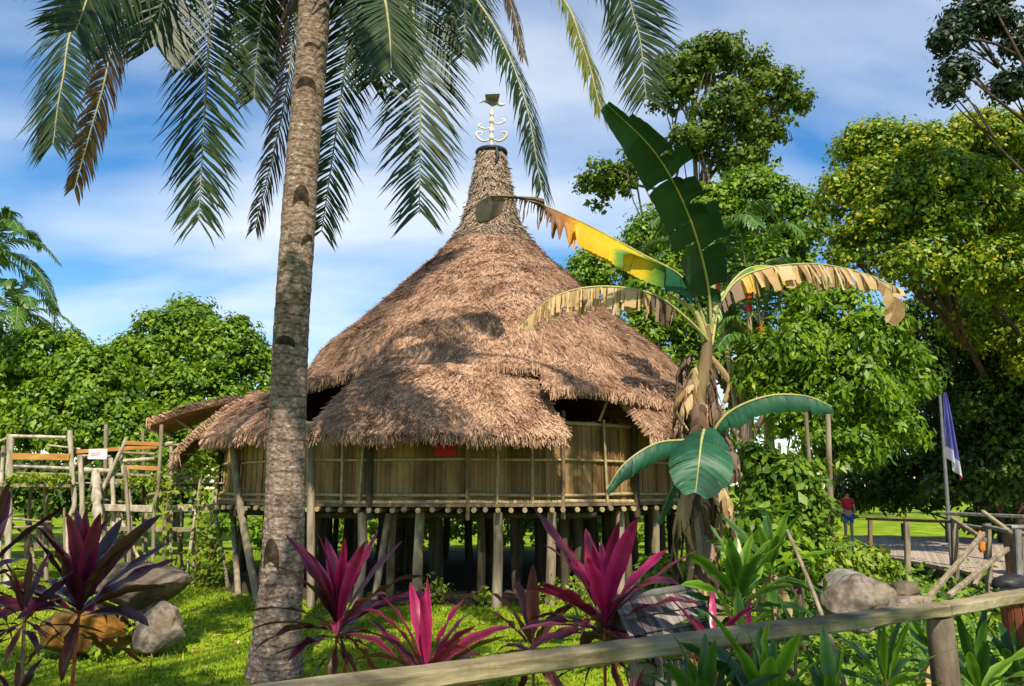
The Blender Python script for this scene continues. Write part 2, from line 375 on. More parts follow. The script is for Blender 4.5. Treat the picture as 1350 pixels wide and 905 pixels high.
stain(M['palm_bark'], .6, 3.5, (.38, .34, .30, 1), .5, .62)
stain(M['ground'], .6, .35, (.55, .50, .45, 1), .5, .68)
stain(M['rock'], .6, 2.5, (.45, .45, .40, 1), .45, .6); stain(M['rock_white'], .7, 3, (.35, .35, .28, 1), .45, .6); stain(M['rock_orange'], .7, 2.5, (.30, .38, .22, 1), .48, .6)
stain(M['rail_wood'], .5, 3, (.45, .42, .36, 1), .48, .62); stain(M['pole_pale'], .5, 6, (.5, .46, .4, 1), .45, .6)
# ------------------------------------------------------------------ shape makers
def leaf_quads(c, n, d, l, w, fold=0.12):
    """diamond leaves: c centres, n normals, d directions, l lengths, w widths"""
    n = norm(n); d = norm(d - n * (d * n).sum(1, keepdims=True))
    s = np.cross(n, d)
    l = l[:, None]; w = w[:, None]
    base = c - d * l * .5
    tip = c + d * l * .5 - n * l * fold
    a = c + s * w * .5 - d * l * .08 - n * w * fold
    b = c - s * w * .5 - d * l * .08 - n * w * fold
    return np.stack([base, a, tip, b], 1)

def rdir(n, g=rng):
    v = g.normal(size=(n, 3)); return norm(v)

def crown(lobes, n, leaf_l, leaf_w, sub_r, per=26, up=.45, jitter=.75, shell=(.72, 1.02), g=None, inner=.12, droop=.5):
    """leaf clumps over the surface of each lobe (cx,cy,cz,rx,ry,rz)"""
    g = g or rng
    lobes = np.array(lobes, float)
    area = (lobes[:, 3] * lobes[:, 4] + lobes[:, 3] * lobes[:, 5] + lobes[:, 4] * lobes[:, 5])
    cnt = np.maximum(1, (n / per * area / area.sum())).astype(int)
    Qs = []
    for L, k in zip(lobes, cnt):
        cdir = rdir(k, g)
        cdir[:, 2] = np.where(cdir[:, 2] < -.55, -cdir[:, 2], cdir[:, 2])
        rad = g.uniform(shell[0], shell[1], (k, 1))
        far = g.random((k, 1)) < inner
        rad = np.where(far, g.uniform(.3, .7, (k, 1)), rad)
        cc = L[:3] + cdir * rad * L[3:6]
        sr = sub_r * g.uniform(.6, 1.35, (k, 1))
        idx = np.repeat(np.arange(k), per)
        off = rdir(len(idx), g) * (g.random((len(idx), 1)) ** .45) * sr[idx]
        off[:, 2] *= .75
        p = cc[idx] + off
        nn = off / sr[idx] * .8 + cdir[idx] * .6 + np.array([0, 0, up]) + rdir(len(idx), g) * jitter
        dd = rdir(len(idx), g) + off / sr[idx] * .8 + np.array([0, 0, -droop])
        sz = g.uniform(.55, 1.0, len(idx)) + .6 * g.random(len(idx)) ** 4
        Qs.append(leaf_quads(p, nn, dd, leaf_l * sz, leaf_w * sz))
    return np.concatenate(Qs)

def limb(mb, a, b, r0, r1, bend=.15, n=7, mi=0):
    a, b = Vector(a), Vector(b)
    mid = (a + b) / 2 + Vector((rnd.uniform(-1, 1), rnd.uniform(-1, 1), rnd.uniform(.1, .8))) * bend * (b - a).length
    P = spline([a, mid, b], n)
    mb.tube(P, np.linspace(r0, r1, n), 7, mi)

def tree(name, base, height, trunk_r, lobes, nleaf, ll, lw, sub, m, bark, label, cat='tree', group=None, lean=(0, 0), per=26, limbs=(3, 9), **kw):
    base = Vector(base)
    root = empty(name, base, label, cat, group)
    tb = MB()
    top = base + Vector((lean[0], lean[1], height))
    fork = base.lerp(top, .55)
    P = spline([base - Vector((0, 0, .15)), base.lerp(top, .3) + Vector((rnd.uniform(-.2, .2), rnd.uniform(-.2, .2), 0)), fork, top], 12)
    rr = np.linspace(trunk_r, trunk_r * .3, 12); rr[0] *= 1.35
    tb.tube(P, rr, 10)
    for L in lobes:
        c = Vector(L[:3])
        k = rnd.randint(*limbs)
        st = Vector(P[k])
        if c.z - .2 < st.z: st = Vector(P[max(3, limbs[0] - 1)])
        limb(tb, st, c + Vector((0, 0, L[5] * .3)), trunk_r * .4, trunk_r * .1, .12)
        for j in range(3):
            e = c + Vector((rnd.uniform(-.75, .75) * L[3], rnd.uniform(-.75, .75) * L[4], rnd.uniform(-.1, .8) * L[5]))
            limb(tb, st.lerp(c, .65), e, trunk_r * .18, trunk_r * .05, .1, 5)
    tb.build('trunk', bark, root)
    cb = MB(); cb.quads(crown(lobes, nleaf, ll, lw, sub, per, **kw))
    cb.build('crown', m, root)
    return root

def frond_mesh(path, nleaf=58, L=.85, w=.045, side=None, droop=.35, m=0, mr=1, r0=.035, tipang=.75, g=None, sweep=.55, bare=.12):
    """feather palm frond: rib plus two rows of drooping leaflets"""
    g = g or rng
    mb = MB()
    P = spline(path, 30)
    mb.tube(P, np.linspace(r0, r0 * .18, 30), 5, mr)
    T = norm(np.gradient(P, axis=0))
    ts = np.linspace(bare, .995, nleaf)
    for sgn in (-1, 1):
        tt = np.clip(ts + g.uniform(-.004, .004, nleaf), 0, 1)
        i = tt * 29; i0 = np.minimum(i.astype(int), 28); f = (i - i0)[:, None]
        p = P[i0] * (1 - f) + P[i0 + 1] * f
        t = norm(T[i0] * (1 - f) + T[i0 + 1] * f)
        if side is None:
            s = np.cross(t, np.array([0, 0, 1.0]))
            bad = np.linalg.norm(s, axis=1) < .15
            s[bad] = np.array([1.0, 0, 0])
        else:
            s = np.tile(np.array(side, float), (nleaf, 1))
        s = norm(s - t * (s * t).sum(1, keepdims=True)) * sgn
        nrm = np.cross(t, s) * sgn
        prof = np.minimum(1, .45 + tt * 2.2) * (1 - .62 * tt ** 5)
        ln = L * (prof * .9 + .12) * g.uniform(.72, 1.08, nleaf) * np.where(g.random(nleaf) < .06, .35, 1.0)
        sw = (sweep + .45 * tt + g.normal(size=nleaf) * .07)[:, None]
        d0 = norm(s * 1.0 + t * sw + g.normal(size=(nleaf, 3)) * .06)
        dn = np.array([0, 0, -1.0])
        d1 = norm(d0 + dn * droop * .8 + g.normal(size=(nleaf, 3)) * .05)
        d2 = norm(d0 + dn * droop * 2.4 + g.normal(size=(nleaf, 3)) * .08)
        ww = w * g.uniform(.75, 1.2, nleaf)[:, None]
        wv = norm(np.cross(d0, nrm))
        a = p; b = a + d0 * ln[:, None] * .3; c = b + d1 * ln[:, None] * .35; e = c + d2 * ln[:, None] * .35
        q1 = np.stack([a - wv * ww * .25, a + wv * ww * .25, b + wv * ww * .55, b - wv * ww * .55], 1)
        V = np.stack([a - wv * ww * .25, a + wv * ww * .25, b + wv * ww * .55, b - wv * ww * .55, c + wv * ww * .42, c - wv * ww * .42, e], 1)
        base = np.arange(nleaf)[:, None] * 7
        mb.add(V.reshape(-1, 3), np.concatenate([base + np.array([[0, 1, 2, 3]]), base + np.array([[3, 2, 4, 5]])]), m)
        mb.f.append((np.concatenate([base + np.array([[5, 4, 6]])]) + (mb.n - len(V) * 7), m, False))
    return mb

def palm(name, base, top, r, nf, L, label, fm, bark, group=None, leafL=.6, seed=1, cat='palm tree', lo=-25, hi=75, sag=.75, nleaf=36, lw=.05):
    g = np.random.default_rng(seed); q = random.Random(seed)
    root = empty(name, base, label, cat, group)
    b, t = Vector(base), Vector(top)
    mb = MB(); P = spline([b, b.lerp(t, .5) + Vector((q.uniform(-.2, .2), 0, 0)), t], 14)
    mb.tube(P, np.linspace(r, r * .7, 14), 10); mb.build('trunk', bark, root)
    for k in range(nf):
        az = k * 2.399 + q.uniform(-.2, .2)
        el = R(hi + (lo - hi) * (k / max(1, nf - 1)) ** .8 + q.uniform(-8, 8))
        h = Vector((math.cos(az), math.sin(az), 0))
        l = L * q.uniform(.85, 1.1)
        d = h * math.cos(el) + Vector((0, 0, math.sin(el)))
        p1 = t + d * l * .35
        p2 = t + d * l * .66 + Vector((0, 0, -sag * l * .16))
        p3 = t + d * l * .9 + Vector((0, 0, -sag * l * .48))
        fb = frond_mesh([t, p1, p2, p3], nleaf, leafL, lw, droop=.45, g=g, r0=.03)
        fb.build('frond', [fm, M['rachis']], root)
    return root

def lance(mb, p0, az, el, L, W, arch, mi, g, seg=10, fold=.25, twist=0.0, narrow=.18, wave=0.0, bend=0.0):
    """one strap leaf arching away from p0"""
    h = np.array([math.cos(az), math.sin(az), 0.0]); z = np.array([0, 0, 1.0])
    side0 = np.array([-math.sin(az), math.cos(az), 0.0])
    p = np.array(p0, float); e = el
    rows = []
    for i in range(seg + 1):
        t = i / seg
        w = W * (narrow + (1 - narrow) * math.sin(math.pi * min(1, max(0, (t - .08) / .92)) ** .85) ** .9) if t < .999 else 0.004
        if t < .1: w = W * narrow
        d = h * math.cos(e) + z * math.sin(e) + side0 * bend * t * .5
        d /= np.linalg.norm(d)
        nn = np.cross(side0, d) * -1
        tw = twist * t
        sd = side0 * math.cos(tw) + nn * math.sin(tw)
        up = np.cross(d, sd)
        wv1, wv2 = wave * w * math.sin(i * 2.3 + az * 5) * 2, wave * w * math.sin(i * 1.9 + az * 9) * 2
        rows.append((p - sd * w / 2 + up * (fold * w * .5 + wv1), p.copy(), p + sd * w / 2 + up * (fold * w * .5 + wv2)))
        p = p + d * L / seg
        e -= arch / seg * (.4 + 1.2 * t)
    V = np.array(rows).reshape(-1, 3)
    tip_ = g.uniform(.0, .5)
    tn_ = [q_ - (tip_ if i > seg * .8 else 0) + .01 for i in range(seg + 1) for q_ in (1.0, 0.0, .85)]
    F = []
    for i in range(seg):
        a = i * 3
        F += [(a, a + 1, a + 4, a + 3), (a + 1, a + 2, a + 5, a + 4)]
    mb.adds(V, F, mi, tn_)

def cordyline(name, head, base, nl, L, W, mats, label, seed, cat='plant', group=None, split=(.3, .65), spread=1.0, stem_r=.014, el0=84, el1=-5, stem_mat=None, down=.16, old=5):
    q = random.Random(seed); g = np.random.default_rng(seed)
    head, base = Vector(head), Vector(base)
    root = empty(name, base, label, cat, group)
    sb = MB()
    P = spline([base - Vector((0, 0, .05)), base.lerp(head, .5) + Vector((q.uniform(-.03, .03), q.uniform(-.03, .03), 0)), head], 9)
    sb.tube(P, np.linspace(stem_r * 1.2, stem_r * .7, 9), 7)
    sb.build('stem', stem_mat or M['plant_stem'], root)
    mb = MB()
    az0 = q.uniform(0, 6.28)
    for k in range(nl):
        t = k / max(1, nl - 1)
        az = az0 + k * 2.399 + q.uniform(-.25, .25)
        el = R(el0 + (el1 - el0) * t ** .9 + q.uniform(-13, 13))
        l = L * (0.72 + .4 * math.sin(math.pi * (.15 + .75 * t))) * q.uniform(.68, 1.14)
        p = head + (base - head).normalized() * (t * down) + Vector((math.cos(az), math.sin(az), 0)) * stem_r * .6
        mi = 0 if t < split[0] else (1 if t < split[1] else 2)
        if q.random() < .2: mi = max(0, min(2, mi + q.choice((-1, 1))))
        lance(mb, p, az, el, l, W * q.uniform(.8, 1.15), R(q.uniform(12, 75)) * spread * (.35 + 1.0 * t), mi, g, twist=q.uniform(-1.0, 1.0), wave=q.uniform(.02, .09), bend=q.uniform(-.5, .5))
    if old:
        for k in range(old):
            az = q.uniform(0, 6.28)
            lance(mb, head + (base - head).normalized() * (L * (.12 + .25 * q.random())), az, R(q.uniform(-65, -15)), L * q.uniform(.5, .85), W * .7, R(q.uniform(10, 50)), 3, g, twist=q.uniform(-1.2, 1.2), wave=.1, bend=q.uniform(-.6, .6))
        mats = list(mats) + [M['cordy_brown'] if cat == 'plant' and mats[0] not in (M['cordy_green'], M['cordy_deep']) else M['ban_dry']]
    mb.build('foliage', mats, root)
    return root

def banana_leaf(mb, path, wmax, side, droop, zones, tears, seed, n=44, ragged=0.0, cup=.35, wl=None, ribr=.022, shrink=0.0, rib_mi=0, tone=None, ripple=.0045):
    """zones: list of (t_end, material index); tears: probability of a split per station; ragged: strips hang and shorten"""
    q = random.Random(seed)
    P = spline(path, n); T = norm(np.gradient(P, axis=0))
    mb.tube(P, np.linspace(ribr, ribr * .2, n), 6, rib_mi)
    S = np.array(side, float)
    dn = np.array([0, 0, -1.0])
    K = 5
    for sgn in (-1, 1):
        i = 2
        while i < n - 1:
            j = i + 1
            tr_ = tears(i / n) if callable(tears) else tears
            zi = [z[0] for z in zones]
            while j < n - 1 and q.random() > tr_ and not any(abs(j / (n - 1) - z0) < .5 / (n - 1) for z0 in zi): j += 1
            t_mid = (i + j) / 2 / (n - 1)
            mi = next(z[1] for z in zones if t_mid <= z[0])
            jit = q.uniform(-.35, .45) * (1 if tr_ > .1 else .2)
            shr = shrink(t_mid) if callable(shrink) else shrink
            lf = 1 - ragged * q.random()
            rows = []
            for s_ in range(i, j + 1):
                t = s_ / (n - 1)
                w = wmax * max(0.02, math.sin(math.pi * min(1, t * .93 + .03)) ** .62) * lf
                if wl: w *= wl(t)
                lat = S - T[s_] * np.dot(S, T[s_]); lat /= max(np.linalg.norm(lat), 1e-6); lat = lat * sgn
                row = []
                pc = (i + j) / 2
                for k in range(K):
                    u = k / (K - 1)
                    a = droop + jit + cup * u
                    base = P[s_]
                    if shr > 0 and u > 0:
                        fr = (s_ - pc) * shr * min(1, u * 3.2)
                        base = P[s_] - T[s_] * fr * np.linalg.norm(P[1] - P[0])
                    row.append(base + lat * math.cos(a) * w * u + dn * math.sin(a) * w * u + T[s_] * .25 * w * u * (1 - shr))
                rows.append(row)
            V = np.array(rows).reshape(-1, 3)
            V += np.random.default_rng(seed + i).normal(size=V.shape) * .003
            if ripple:
                Nn = norm(np.cross(np.tile(S, (len(V), 1)), np.repeat(T[i:j + 1], K, axis=0)))
                V += Nn * (np.repeat(np.array([(-1) ** s_ for s_ in range(i, j + 1)]), K) * np.tile(np.linspace(0, 1, K), j + 1 - i) * ripple)[:, None]
            F = [(r * K + k, r * K + k + 1, (r + 1) * K + k + 1, (r + 1) * K + k) for r in range(j - i) for k in range(K - 1)]
            mb.adds(V, F, mi, None if tone is None else [tone(s_ / (n - 1)) for s_ in range(i, j + 1) for _ in range(K)])
            i = j
    return mb

def boulder(name, c, size, m, label, seed, rot=0.0, flat=0.0, parent=None):
    bm = bmesh.new()
    bmesh.ops.create_icosphere(bm, subdivisions=5, radius=1)
    qr = random.Random(seed); cuts = []
    for _ in range(18):
        cuts.append((Vector((qr.gauss(0, 1), qr.gauss(0, 1), qr.gauss(0, 1))).normalized(), qr.uniform(.62, .95)))
    o = Vector((seed * 3.1, seed * 1.7, seed * .9))
    for v in bm.verts:
        p = v.co.copy()
        cell = mnoise.noise(p * 1.1 + o) * .28 + mnoise.noise(p * 2.4 + o) * .14 + mnoise.noise(p * 6 + o) * .04 + mnoise.noise(p * 14 + o) * .012
        # squarish stone
        k = max(abs(p.x), abs(p.y), abs(p.z)) ** .35
        w_ = p * (1 + cell) / (k + .25) * 1.1
        for dd_, hh_ in cuts:
            e_ = w_.dot(dd_) - hh_
            if e_ > 0: w_ = w_ - dd_ * e_ * .85
        v.co = w_ * (1 + .018 * mnoise.noise(p * 26 + o))
        v.co.x *= size[0]; v.co.y *= size[1]; v.co.z *= size[2]
    bmesh.ops.rotate(bm, cent=(0, 0, 0), matrix=Matrix.Rotation(rot, 3, 'Z'), verts=bm.verts)
    for f in bm.faces: f.smooth = True
    me = bpy.data.meshes.new(name); bm.to_mesh(me); bm.free()
    me.materials.append(m)
    ob = bpy.data.objects.new(name, me); C.objects.link(ob); ob.location = c
    if label: tag(ob, label, 'rock')
    return ob

# ------------------------------------------------------------------ ground and lawn
def gh(x, y):
    return 0.05 * mnoise.noise(Vector((x * .22, y * .22, 0))) + 0.03 * mnoise.noise(Vector((x * .7, y * .7, 3)))
xs = np.concatenate([np.linspace(-400, -40, 12), np.linspace(-34, 34, 110), np.linspace(40, 400, 12)])
ys = np.concatenate([np.linspace(-200, -10, 8), np.linspace(-6, 50, 100), np.linspace(56, 600, 14)])
V = [(x, y, gh(x, y)) for y in ys for x in xs]
nx = len(xs)
F = [(j * nx + i, j * nx + i + 1, (j + 1) * nx + i + 1, (j + 1) * nx + i) for j in range(len(ys) - 1) for i in range(nx - 1)]
gb = MB(); gb.adds(V, F); g_o = gb.build('ground', M['ground']); tag(g_o, kind='structure', label='grassy lawn ground under the house and plants')

def grass_blades(n, x0, x1, y0, y1, h, clear=None, yexp=1.0):
    x = rng.uniform(x0, x1, n * 2); y = y0 + (y1 - y0) * rng.random(n * 2) ** yexp
    keep = np.abs(x) < .72 * y + 2
    x, y = x[keep][:n], y[keep][:n]
    z = np.array([gh(a, b) for a, b in zip(x, y)])
    c = np.stack([x, y, z], 1)
    hh = h * rng.uniform(.5, 1.4, len(x))
    az = rng.uniform(0, 2 * np.pi, len(x)); lean = rng.uniform(.1, .7, len(x))
    s = np.stack([np.cos(az), np.sin(az), 0 * az], 1)
    ln = np.stack([-np.sin(az), np.cos(az), 0 * az], 1)
    w = (.006 + .0009 * y)[:, None]
    tip = c + ln * (hh * lean)[:, None] + np.array([0, 0, 1]) * hh[:, None]
    return np.stack([c - s * w, c + s * w, tip], 1)
gr = MB(); gr.tris(grass_blades(170000, -16, 18, 6.5, 30, .038, yexp=1.5)); gr.tris(grass_blades(5000, -14, 16, 7, 26, .10, yexp=1.3))
tag(gr.build('grass', M['grass']), 'short bright green lawn grass between the plants and the house', 'grass', kind='stuff')

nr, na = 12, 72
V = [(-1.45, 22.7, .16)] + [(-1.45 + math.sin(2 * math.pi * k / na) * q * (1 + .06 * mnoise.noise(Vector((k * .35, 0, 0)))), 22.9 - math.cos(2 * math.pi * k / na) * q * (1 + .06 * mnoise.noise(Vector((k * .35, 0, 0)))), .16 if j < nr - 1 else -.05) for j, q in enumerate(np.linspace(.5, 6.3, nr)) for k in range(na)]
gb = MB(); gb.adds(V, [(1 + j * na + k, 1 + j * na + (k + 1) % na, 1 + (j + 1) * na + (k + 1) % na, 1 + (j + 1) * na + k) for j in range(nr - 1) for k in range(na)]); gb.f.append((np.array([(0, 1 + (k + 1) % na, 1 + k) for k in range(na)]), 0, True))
tag(gb.build('shade_soil', mat('shade_dark_soil', [(.02, .015, .008), (.05, .038, .02), (.08, .06, .03)], rough=.95, scale=3, bump=.6)), 'bare earth with the shade under the stilted house put into its dark colour', kind='structure')  # dark earth sheet, coloured to deepen the shade below the floor

# ------------------------------------------------------------------ the round thatched house
HX, HY = -1.45, 22.7
FLOOR = 2.06
WR = 6.3
house = empty('round_house', (HX, HY, 0), 'round bamboo house on stilts with a tall conical thatched roof', 'house')
def pol(phi, r, z, cx=HX, cy=HY):                    # phi 0 faces the camera, positive to the right
    return np.array([cx + r * math.sin(phi), cy - r * math.cos(phi), z])
def on_cyl(px, py, r, cx=HX):
    """where the view ray through a pixel meets the front of a cylinder of radius r round the house"""
    d = ray(px, py)
    a = d.x ** 2 + d.y ** 2; b = -2 * (d.x * cx + d.y * HY); c = cx ** 2 + HY ** 2 - r ** 2
    disc = b * b - 4 * a * c
    t = (-b - math.sqrt(max(disc, 0))) / (2 * a)
    p = Vector((0, 0, EYE)) + d * t
    return math.atan2(p.x - cx, HY - p.y), p.z

# roof cone profile: (radius, height) from the spire down
AX = -0.62                                           # axis of the spire
def zpx(py, Y=HY): return at(650, py, Y).z
prof = [(0.40, zpx(203)), (0.44, zpx(220)), (0.55, zpx(245)), (0.66, zpx(270)), (0.84, zpx(297)), (1.12, zpx(318)), (1.58, zpx(340)), (2.34, zpx(372)), (3.52, zpx(420)), (4.76, zpx(470)), (5.62, 4.98), (6.85, 4.08)]
pr = np.array(prof)
Rs, Zs = pr[:, 0], pr[:, 1]
def cone_z(r): return float(np.interp(r, Rs, Zs))
def cx_at(z): return float(np.interp(z, [3.3, 4.3, 5.2, 6.5], [-1.2, -.80, -.48, AX]))
def roof_r(phi, r):
    # slightly lumpy and longer at the flanks
    return r * (1 + .025 * math.sin(3 * phi + 1) + .02 * math.sin(7 * phi)) if r > 1.5 else r
def roof_pt(phi, r, lift=0.0):
    z = cone_z(r)
    k = mnoise.noise(Vector((math.sin(phi) * r * .9, math.cos(phi) * r * .9, z * .9))) * (.10 if r > 1.5 else .05) + (.018 * ((1 - (r * 2.6 + 1.2 * mnoise.noise(Vector((phi * 2.5, r * .6, 3)))) % 1.0) - .5) if r > 1.4 else 0)
    return pol(phi, roof_r(phi, r), z + k + lift, cx_at(z))

flaps = []
def flap_from_px(hl, hr, bl, br, r0, r1):
    a, za = on_cyl(*hl, r0); b, zb = on_cyl(*hr, r0); c, zc = on_cyl(*bl, r1); d, zd = on_cyl(*br, r1)
    return dict(h=(a, b), b=(c, d), zh=(za, zb), zb=(zc, zd), r=(r0, r1))
front_flap = flap_from_px((489, 484), (690, 480), (404, 566), (748, 572), 5.85, 7.15)
left_flap = flap_from_px((338, 516), (382, 516), (268, 574), (360, 566), 6.0, 7.1)
right_flap = flap_from_px((798, 512), (912, 526), (858, 573), (955, 570), 6.2, 7.35)
mid_gap = (front_flap['h'][1], right_flap['h'][0])

_el = []
def eave_left(ph):
    # lower edge of the main roof rises towards the front flap hinge
    if not _el:
        c, si = math.cos(PITCH), math.sin(PITCH)
        for q in np.linspace(-1.1, front_flap['h'][0] - .09, 14):
            best = 6.2
            for rr_ in np.linspace(5.3, 6.8, 76):
                z = cone_z(rr_); p = pol(q, rr_, z, cx_at(z)); d = p - np.array([0, 0, EYE])
                dep = d[1] * c + d[2] * si; px = 675 + FPX * d[0] / dep; py = 452.5 - FPX * (-d[1] * si + d[2] * c) / dep
                if py > 486 + max(0, 487 - px) * .27: best = rr_; break
            _el.append((q, best))
    return float(np.interp(ph, [e[0] for e in _el], [e[1] for e in _el]))
def eave_r(phi):
    ph = (phi + .11 + math.pi) % (2 * math.pi) - math.pi
    a, b = front_flap['h']
    if a - .02 < ph < b + .02: return 5.86
    if -.95 < ph <= a: return eave_left(ph - .11)
    return 6.6 + .25 * max(0, math.sin(ph) - .4)

def strand_quads(P, D, N, L, W, lift):
    """thatch leaves lying along D on a surface of normal N"""
    S = np.cross(D, N)
    L = L[:, None]; W = W[:, None]
    a = P + N * .012; b = P + D * L + N * lift[:, None]
    return np.stack([a - S * W * .5, a + S * W * .5, b + S * W * .32, b - S * W * .32], 1)

def surface_strands(fn, n, L, W, lift, us, vs, jitter=.22, g=rng):
    """fn(u,v)->point, v runs down the slope"""
    u = g.uniform(us[0], us[1], n); v = g.uniform(vs[0], vs[1], n)
    P = np.array([fn(a, b) for a, b in zip(u, v)])
    e = 1e-2 * (vs[1] - vs[0]); eu = 1e-2 * (us[1] - us[0])
    Dv = norm(np.array([fn(a, b + e) for a, b in zip(u, v)]) - P)
    Du = norm(np.array([fn(a + eu, b) for a, b in zip(u, v)]) - P)
    N = norm(np.cross(Du, Dv)); N = np.where(N[:, 2:3] < 0, -N, N)
    D = norm(Dv + Du * g.normal(size=(n, 1)) * jitter)
    return strand_quads(P, D, N, L * g.uniform(.5, 1.3, n), W * g.uniform(.5, 1.4, n), lift * g.uniform(-.2, 1.5, n))

def fringe(pts, out, n, L, W, g=rng):
    """ragged tips hanging from an edge polyline"""
    P = spline(pts, n); P += g.normal(size=P.shape) * np.array([.02, .02, .015])
    T = norm(np.gradient(P, axis=0))
    D = norm(np.tile(np.array(out, float), (n, 1)) + T * g.normal(size=(n, 1)) * .3 + g.normal(size=(n, 3)) * .12)
    # tufts: lengths vary in clumps
    cl = np.array([.55 + .9 * (mnoise.noise(Vector((i * .09, L * 10, n * .1))) * .5 + .5) for i in range(n)])
    ln = (L * cl * g.uniform(.6, 1.15, n))[:, None]; w = (W * g.uniform(.6, 1.3, n))[:, None]
    U = norm(np.cross(D, np.array([0, -1.0, .2])))
    a = P - D * .08; b = P + D * ln
    return np.stack([a - U * w * .5, a + U * w * .5, b + U * w * .2, b - U * w * .2], 1)

nseg = 160
rb = MB()
rows = list(np.linspace(0, 1, 110))
def roof_uv(phi, v):
    re = eave_r(phi)
    # v 0..1 maps along the profile from r=.4 to the eave
    if v < .25: r = np.interp(v, [0, .25], [0.40, 1.2])
    else: r = np.interp(v, [.25, 1], [1.2, re])
    return roof_pt(phi, float(r))
phis = np.linspace(-math.pi, math.pi, nseg + 1)
V = np.array([roof_uv(p, v) for v in rows for p in phis])
F = [(j * (nseg + 1) + i, j * (nseg + 1) + i + 1, (j + 1) * (nseg + 1) + i + 1, (j + 1) * (nseg + 1) + i) for j in range(len(rows) - 1) for i in range(nseg)]
rb.adds(V, F, 1)
V2 = V.copy(); cen = np.array([HX, HY, 0])
V2 -= norm((V - cen) * np.array([1, 1, 0])) * .06 + np.array([0, 0, .16])
rb.adds(V2[(nseg + 1) * 22:], [(a - (nseg + 1) * 22, d - (nseg + 1) * 22, c - (nseg + 1) * 22, b - (nseg + 1) * 22) for a, b, c, d in F if a >= (nseg + 1) * 22], 1)
for _ in range(1): # strands, denser on the side that faces the lawn
    rb.quads(surface_strands(roof_uv, 95000, .20, .018, .028, (-1.7, 1.7), (.25, .985), jitter=.35), 0)
    rb.quads(surface_strands(roof_uv, 16000, .34, .04, .035, (1.7, 4.58), (.26, .98)), 0)
    rb.quads(surface_strands(roof_uv, 9000, .22, .022, .075, (-1.7, 1.7), (.26, .98), jitter=.8), 0)
ev = [roof_uv(p, 1.0) for p in phis]
rb.quads(fringe(ev, (0, 0, -1), 4200, .15, .028), 0)
roof = rb.build('roof', [M['thatch'], M['thatch_base']], house)
# spire: shaggy fibre over the same cone, its own look
sb = MB()
sb.quads(surface_strands(lambda u, v: roof_uv(u, v) + np.array([0, 0, .0]), 11000, .22, .035, .065, (-math.pi, math.pi), (0.0, .25), jitter=.6), 0)
sb.quads(surface_strands(roof_uv, 900, .28, .04, .13, (-math.pi, math.pi), (0.0, .24), jitter=.9), 0)
sb.quads(surface_strands(roof_uv, 900, .24, .035, .05, (-math.pi, math.pi), (0.24, .27), jitter=.5), 0)
sb.quads(surface_strands(roof_uv, 400, .24, .03, .05, (-math.pi, math.pi), (0.26, .31), jitter=.5), 0)
for k in range(3):
    ph = spline([roof_pt(p, [.62, .95, 1.3][k], .03) for p in np.linspace(-math.pi, math.pi, 25)], 50)
    sb.tube(ph, .025, 5, 1, cap=False)
sp = sb.build('spire', [M['spire_thatch'], M['dark_wood']], roof)
# ridge bindings seen as dark rolls on the left silhouette
cb = MB()
topz = cone_z(.40)
a = np.linspace(0, 2 * np.pi, 20, endpoint=False)
cb.tube([(AX + .42 * math.cos(t), HY + .42 * math.sin(t), topz + .03) for t in np.linspace(0, 2 * math.pi, 25)], .075, 8, cap=False)
cb.tube([(AX, HY, topz - .15), (AX, HY, topz + .08)], .38, 18)
cb.tube([(AX + .16, HY - .42, topz), (AX + .20, HY - .50, topz - .30), (AX + .13, HY - .50, topz - .5)], [.05, .06, .04], 6)
cb.build('spire_cap', M['black'], roof)
# finial
fin = empty('carved_finial', (AX, HY, topz), 'carved cream and gold hornbill pole on the tip of the thatched spire', 'finial')
fb = MB()
fb.tube([(AX, HY, topz), (AX, HY, zpx(140))], [.05, .04], 8)
for py, r_ in ((182, .085), (172, .08), (160, .085), (150, .07)):
    z = zpx(py); fb.tube([(AX, HY, z - .07), (AX, HY, z - .03), (AX, HY, z + .03), (AX, HY, z + .07)], [.06, r_, r_, .06], 10)
fb.build('pole', M['carved'], fin)
def scroll(mb, s, z, reach, lift, rr, curl=.16, yo=0):
    pts = [(AX + s * .05, HY + yo, z), (AX + s * reach * .5, HY + yo, z - lift * .3), (AX + s * reach * .9, HY + yo, z + lift * .25), (AX + s * reach, HY + yo, z + lift), (AX + s * (reach - curl), HY + yo, z + lift * 1.15), (AX + s * (reach - curl * .9), HY + yo, z + lift * .6)]
    P = spline(pts, 18); mb.tube(P, np.concatenate([np.linspace(rr, rr * 1.3, 9), np.linspace(rr * 1.3, rr * .5, 9)]), 7)
for s in (-1, 1):
    ab = MB(); scroll(ab, s, zpx(184), .46, .20, .03); ab.build('arm', M['carved'] if s < 0 else M['carved_gold'], fin)
    ab = MB(); scroll(ab, s, zpx(168) + (.14 if s > 0 else -.02), .40, .10, .024, .1); ab.build('arm', M['carved'], fin)
hb = MB()
zt = zpx(138)
hb.tube(spline([(AX - .30, HY, zt + .10), (AX - .12, HY, zt + .10), (AX + .05, HY, zt + .02), (AX + .2, HY, zt + .07)], 10), [.02, .03, .05, .07, .08, .08, .08, .06, .05, .02], 8, 0)
hb.tube(spline([(AX - .30, HY, zt + .10), (AX - .40, HY, zt + .06)], 4), [.04, .035, .025, .01], 6, 1)
hb.tube(spline([(AX + .15, HY, zt + .05), (AX + .30, HY, zt - .02), (AX + .40, HY, zt + .02)], 6), [.05, .055, .05, .045, .035, .02], 6, 1)
for s in (-1, 1): hb.adds([(AX - .18, HY, zt + .1), (AX + .2, HY, zt + .1), (AX + .26, HY + s * .3, zt + .2), (AX - .2, HY + s * .26, zt + .2)], [(0, 1, 2, 3)], 0)
hb.build('hornbill', [M['grey_wood'], M['carved']], fin)

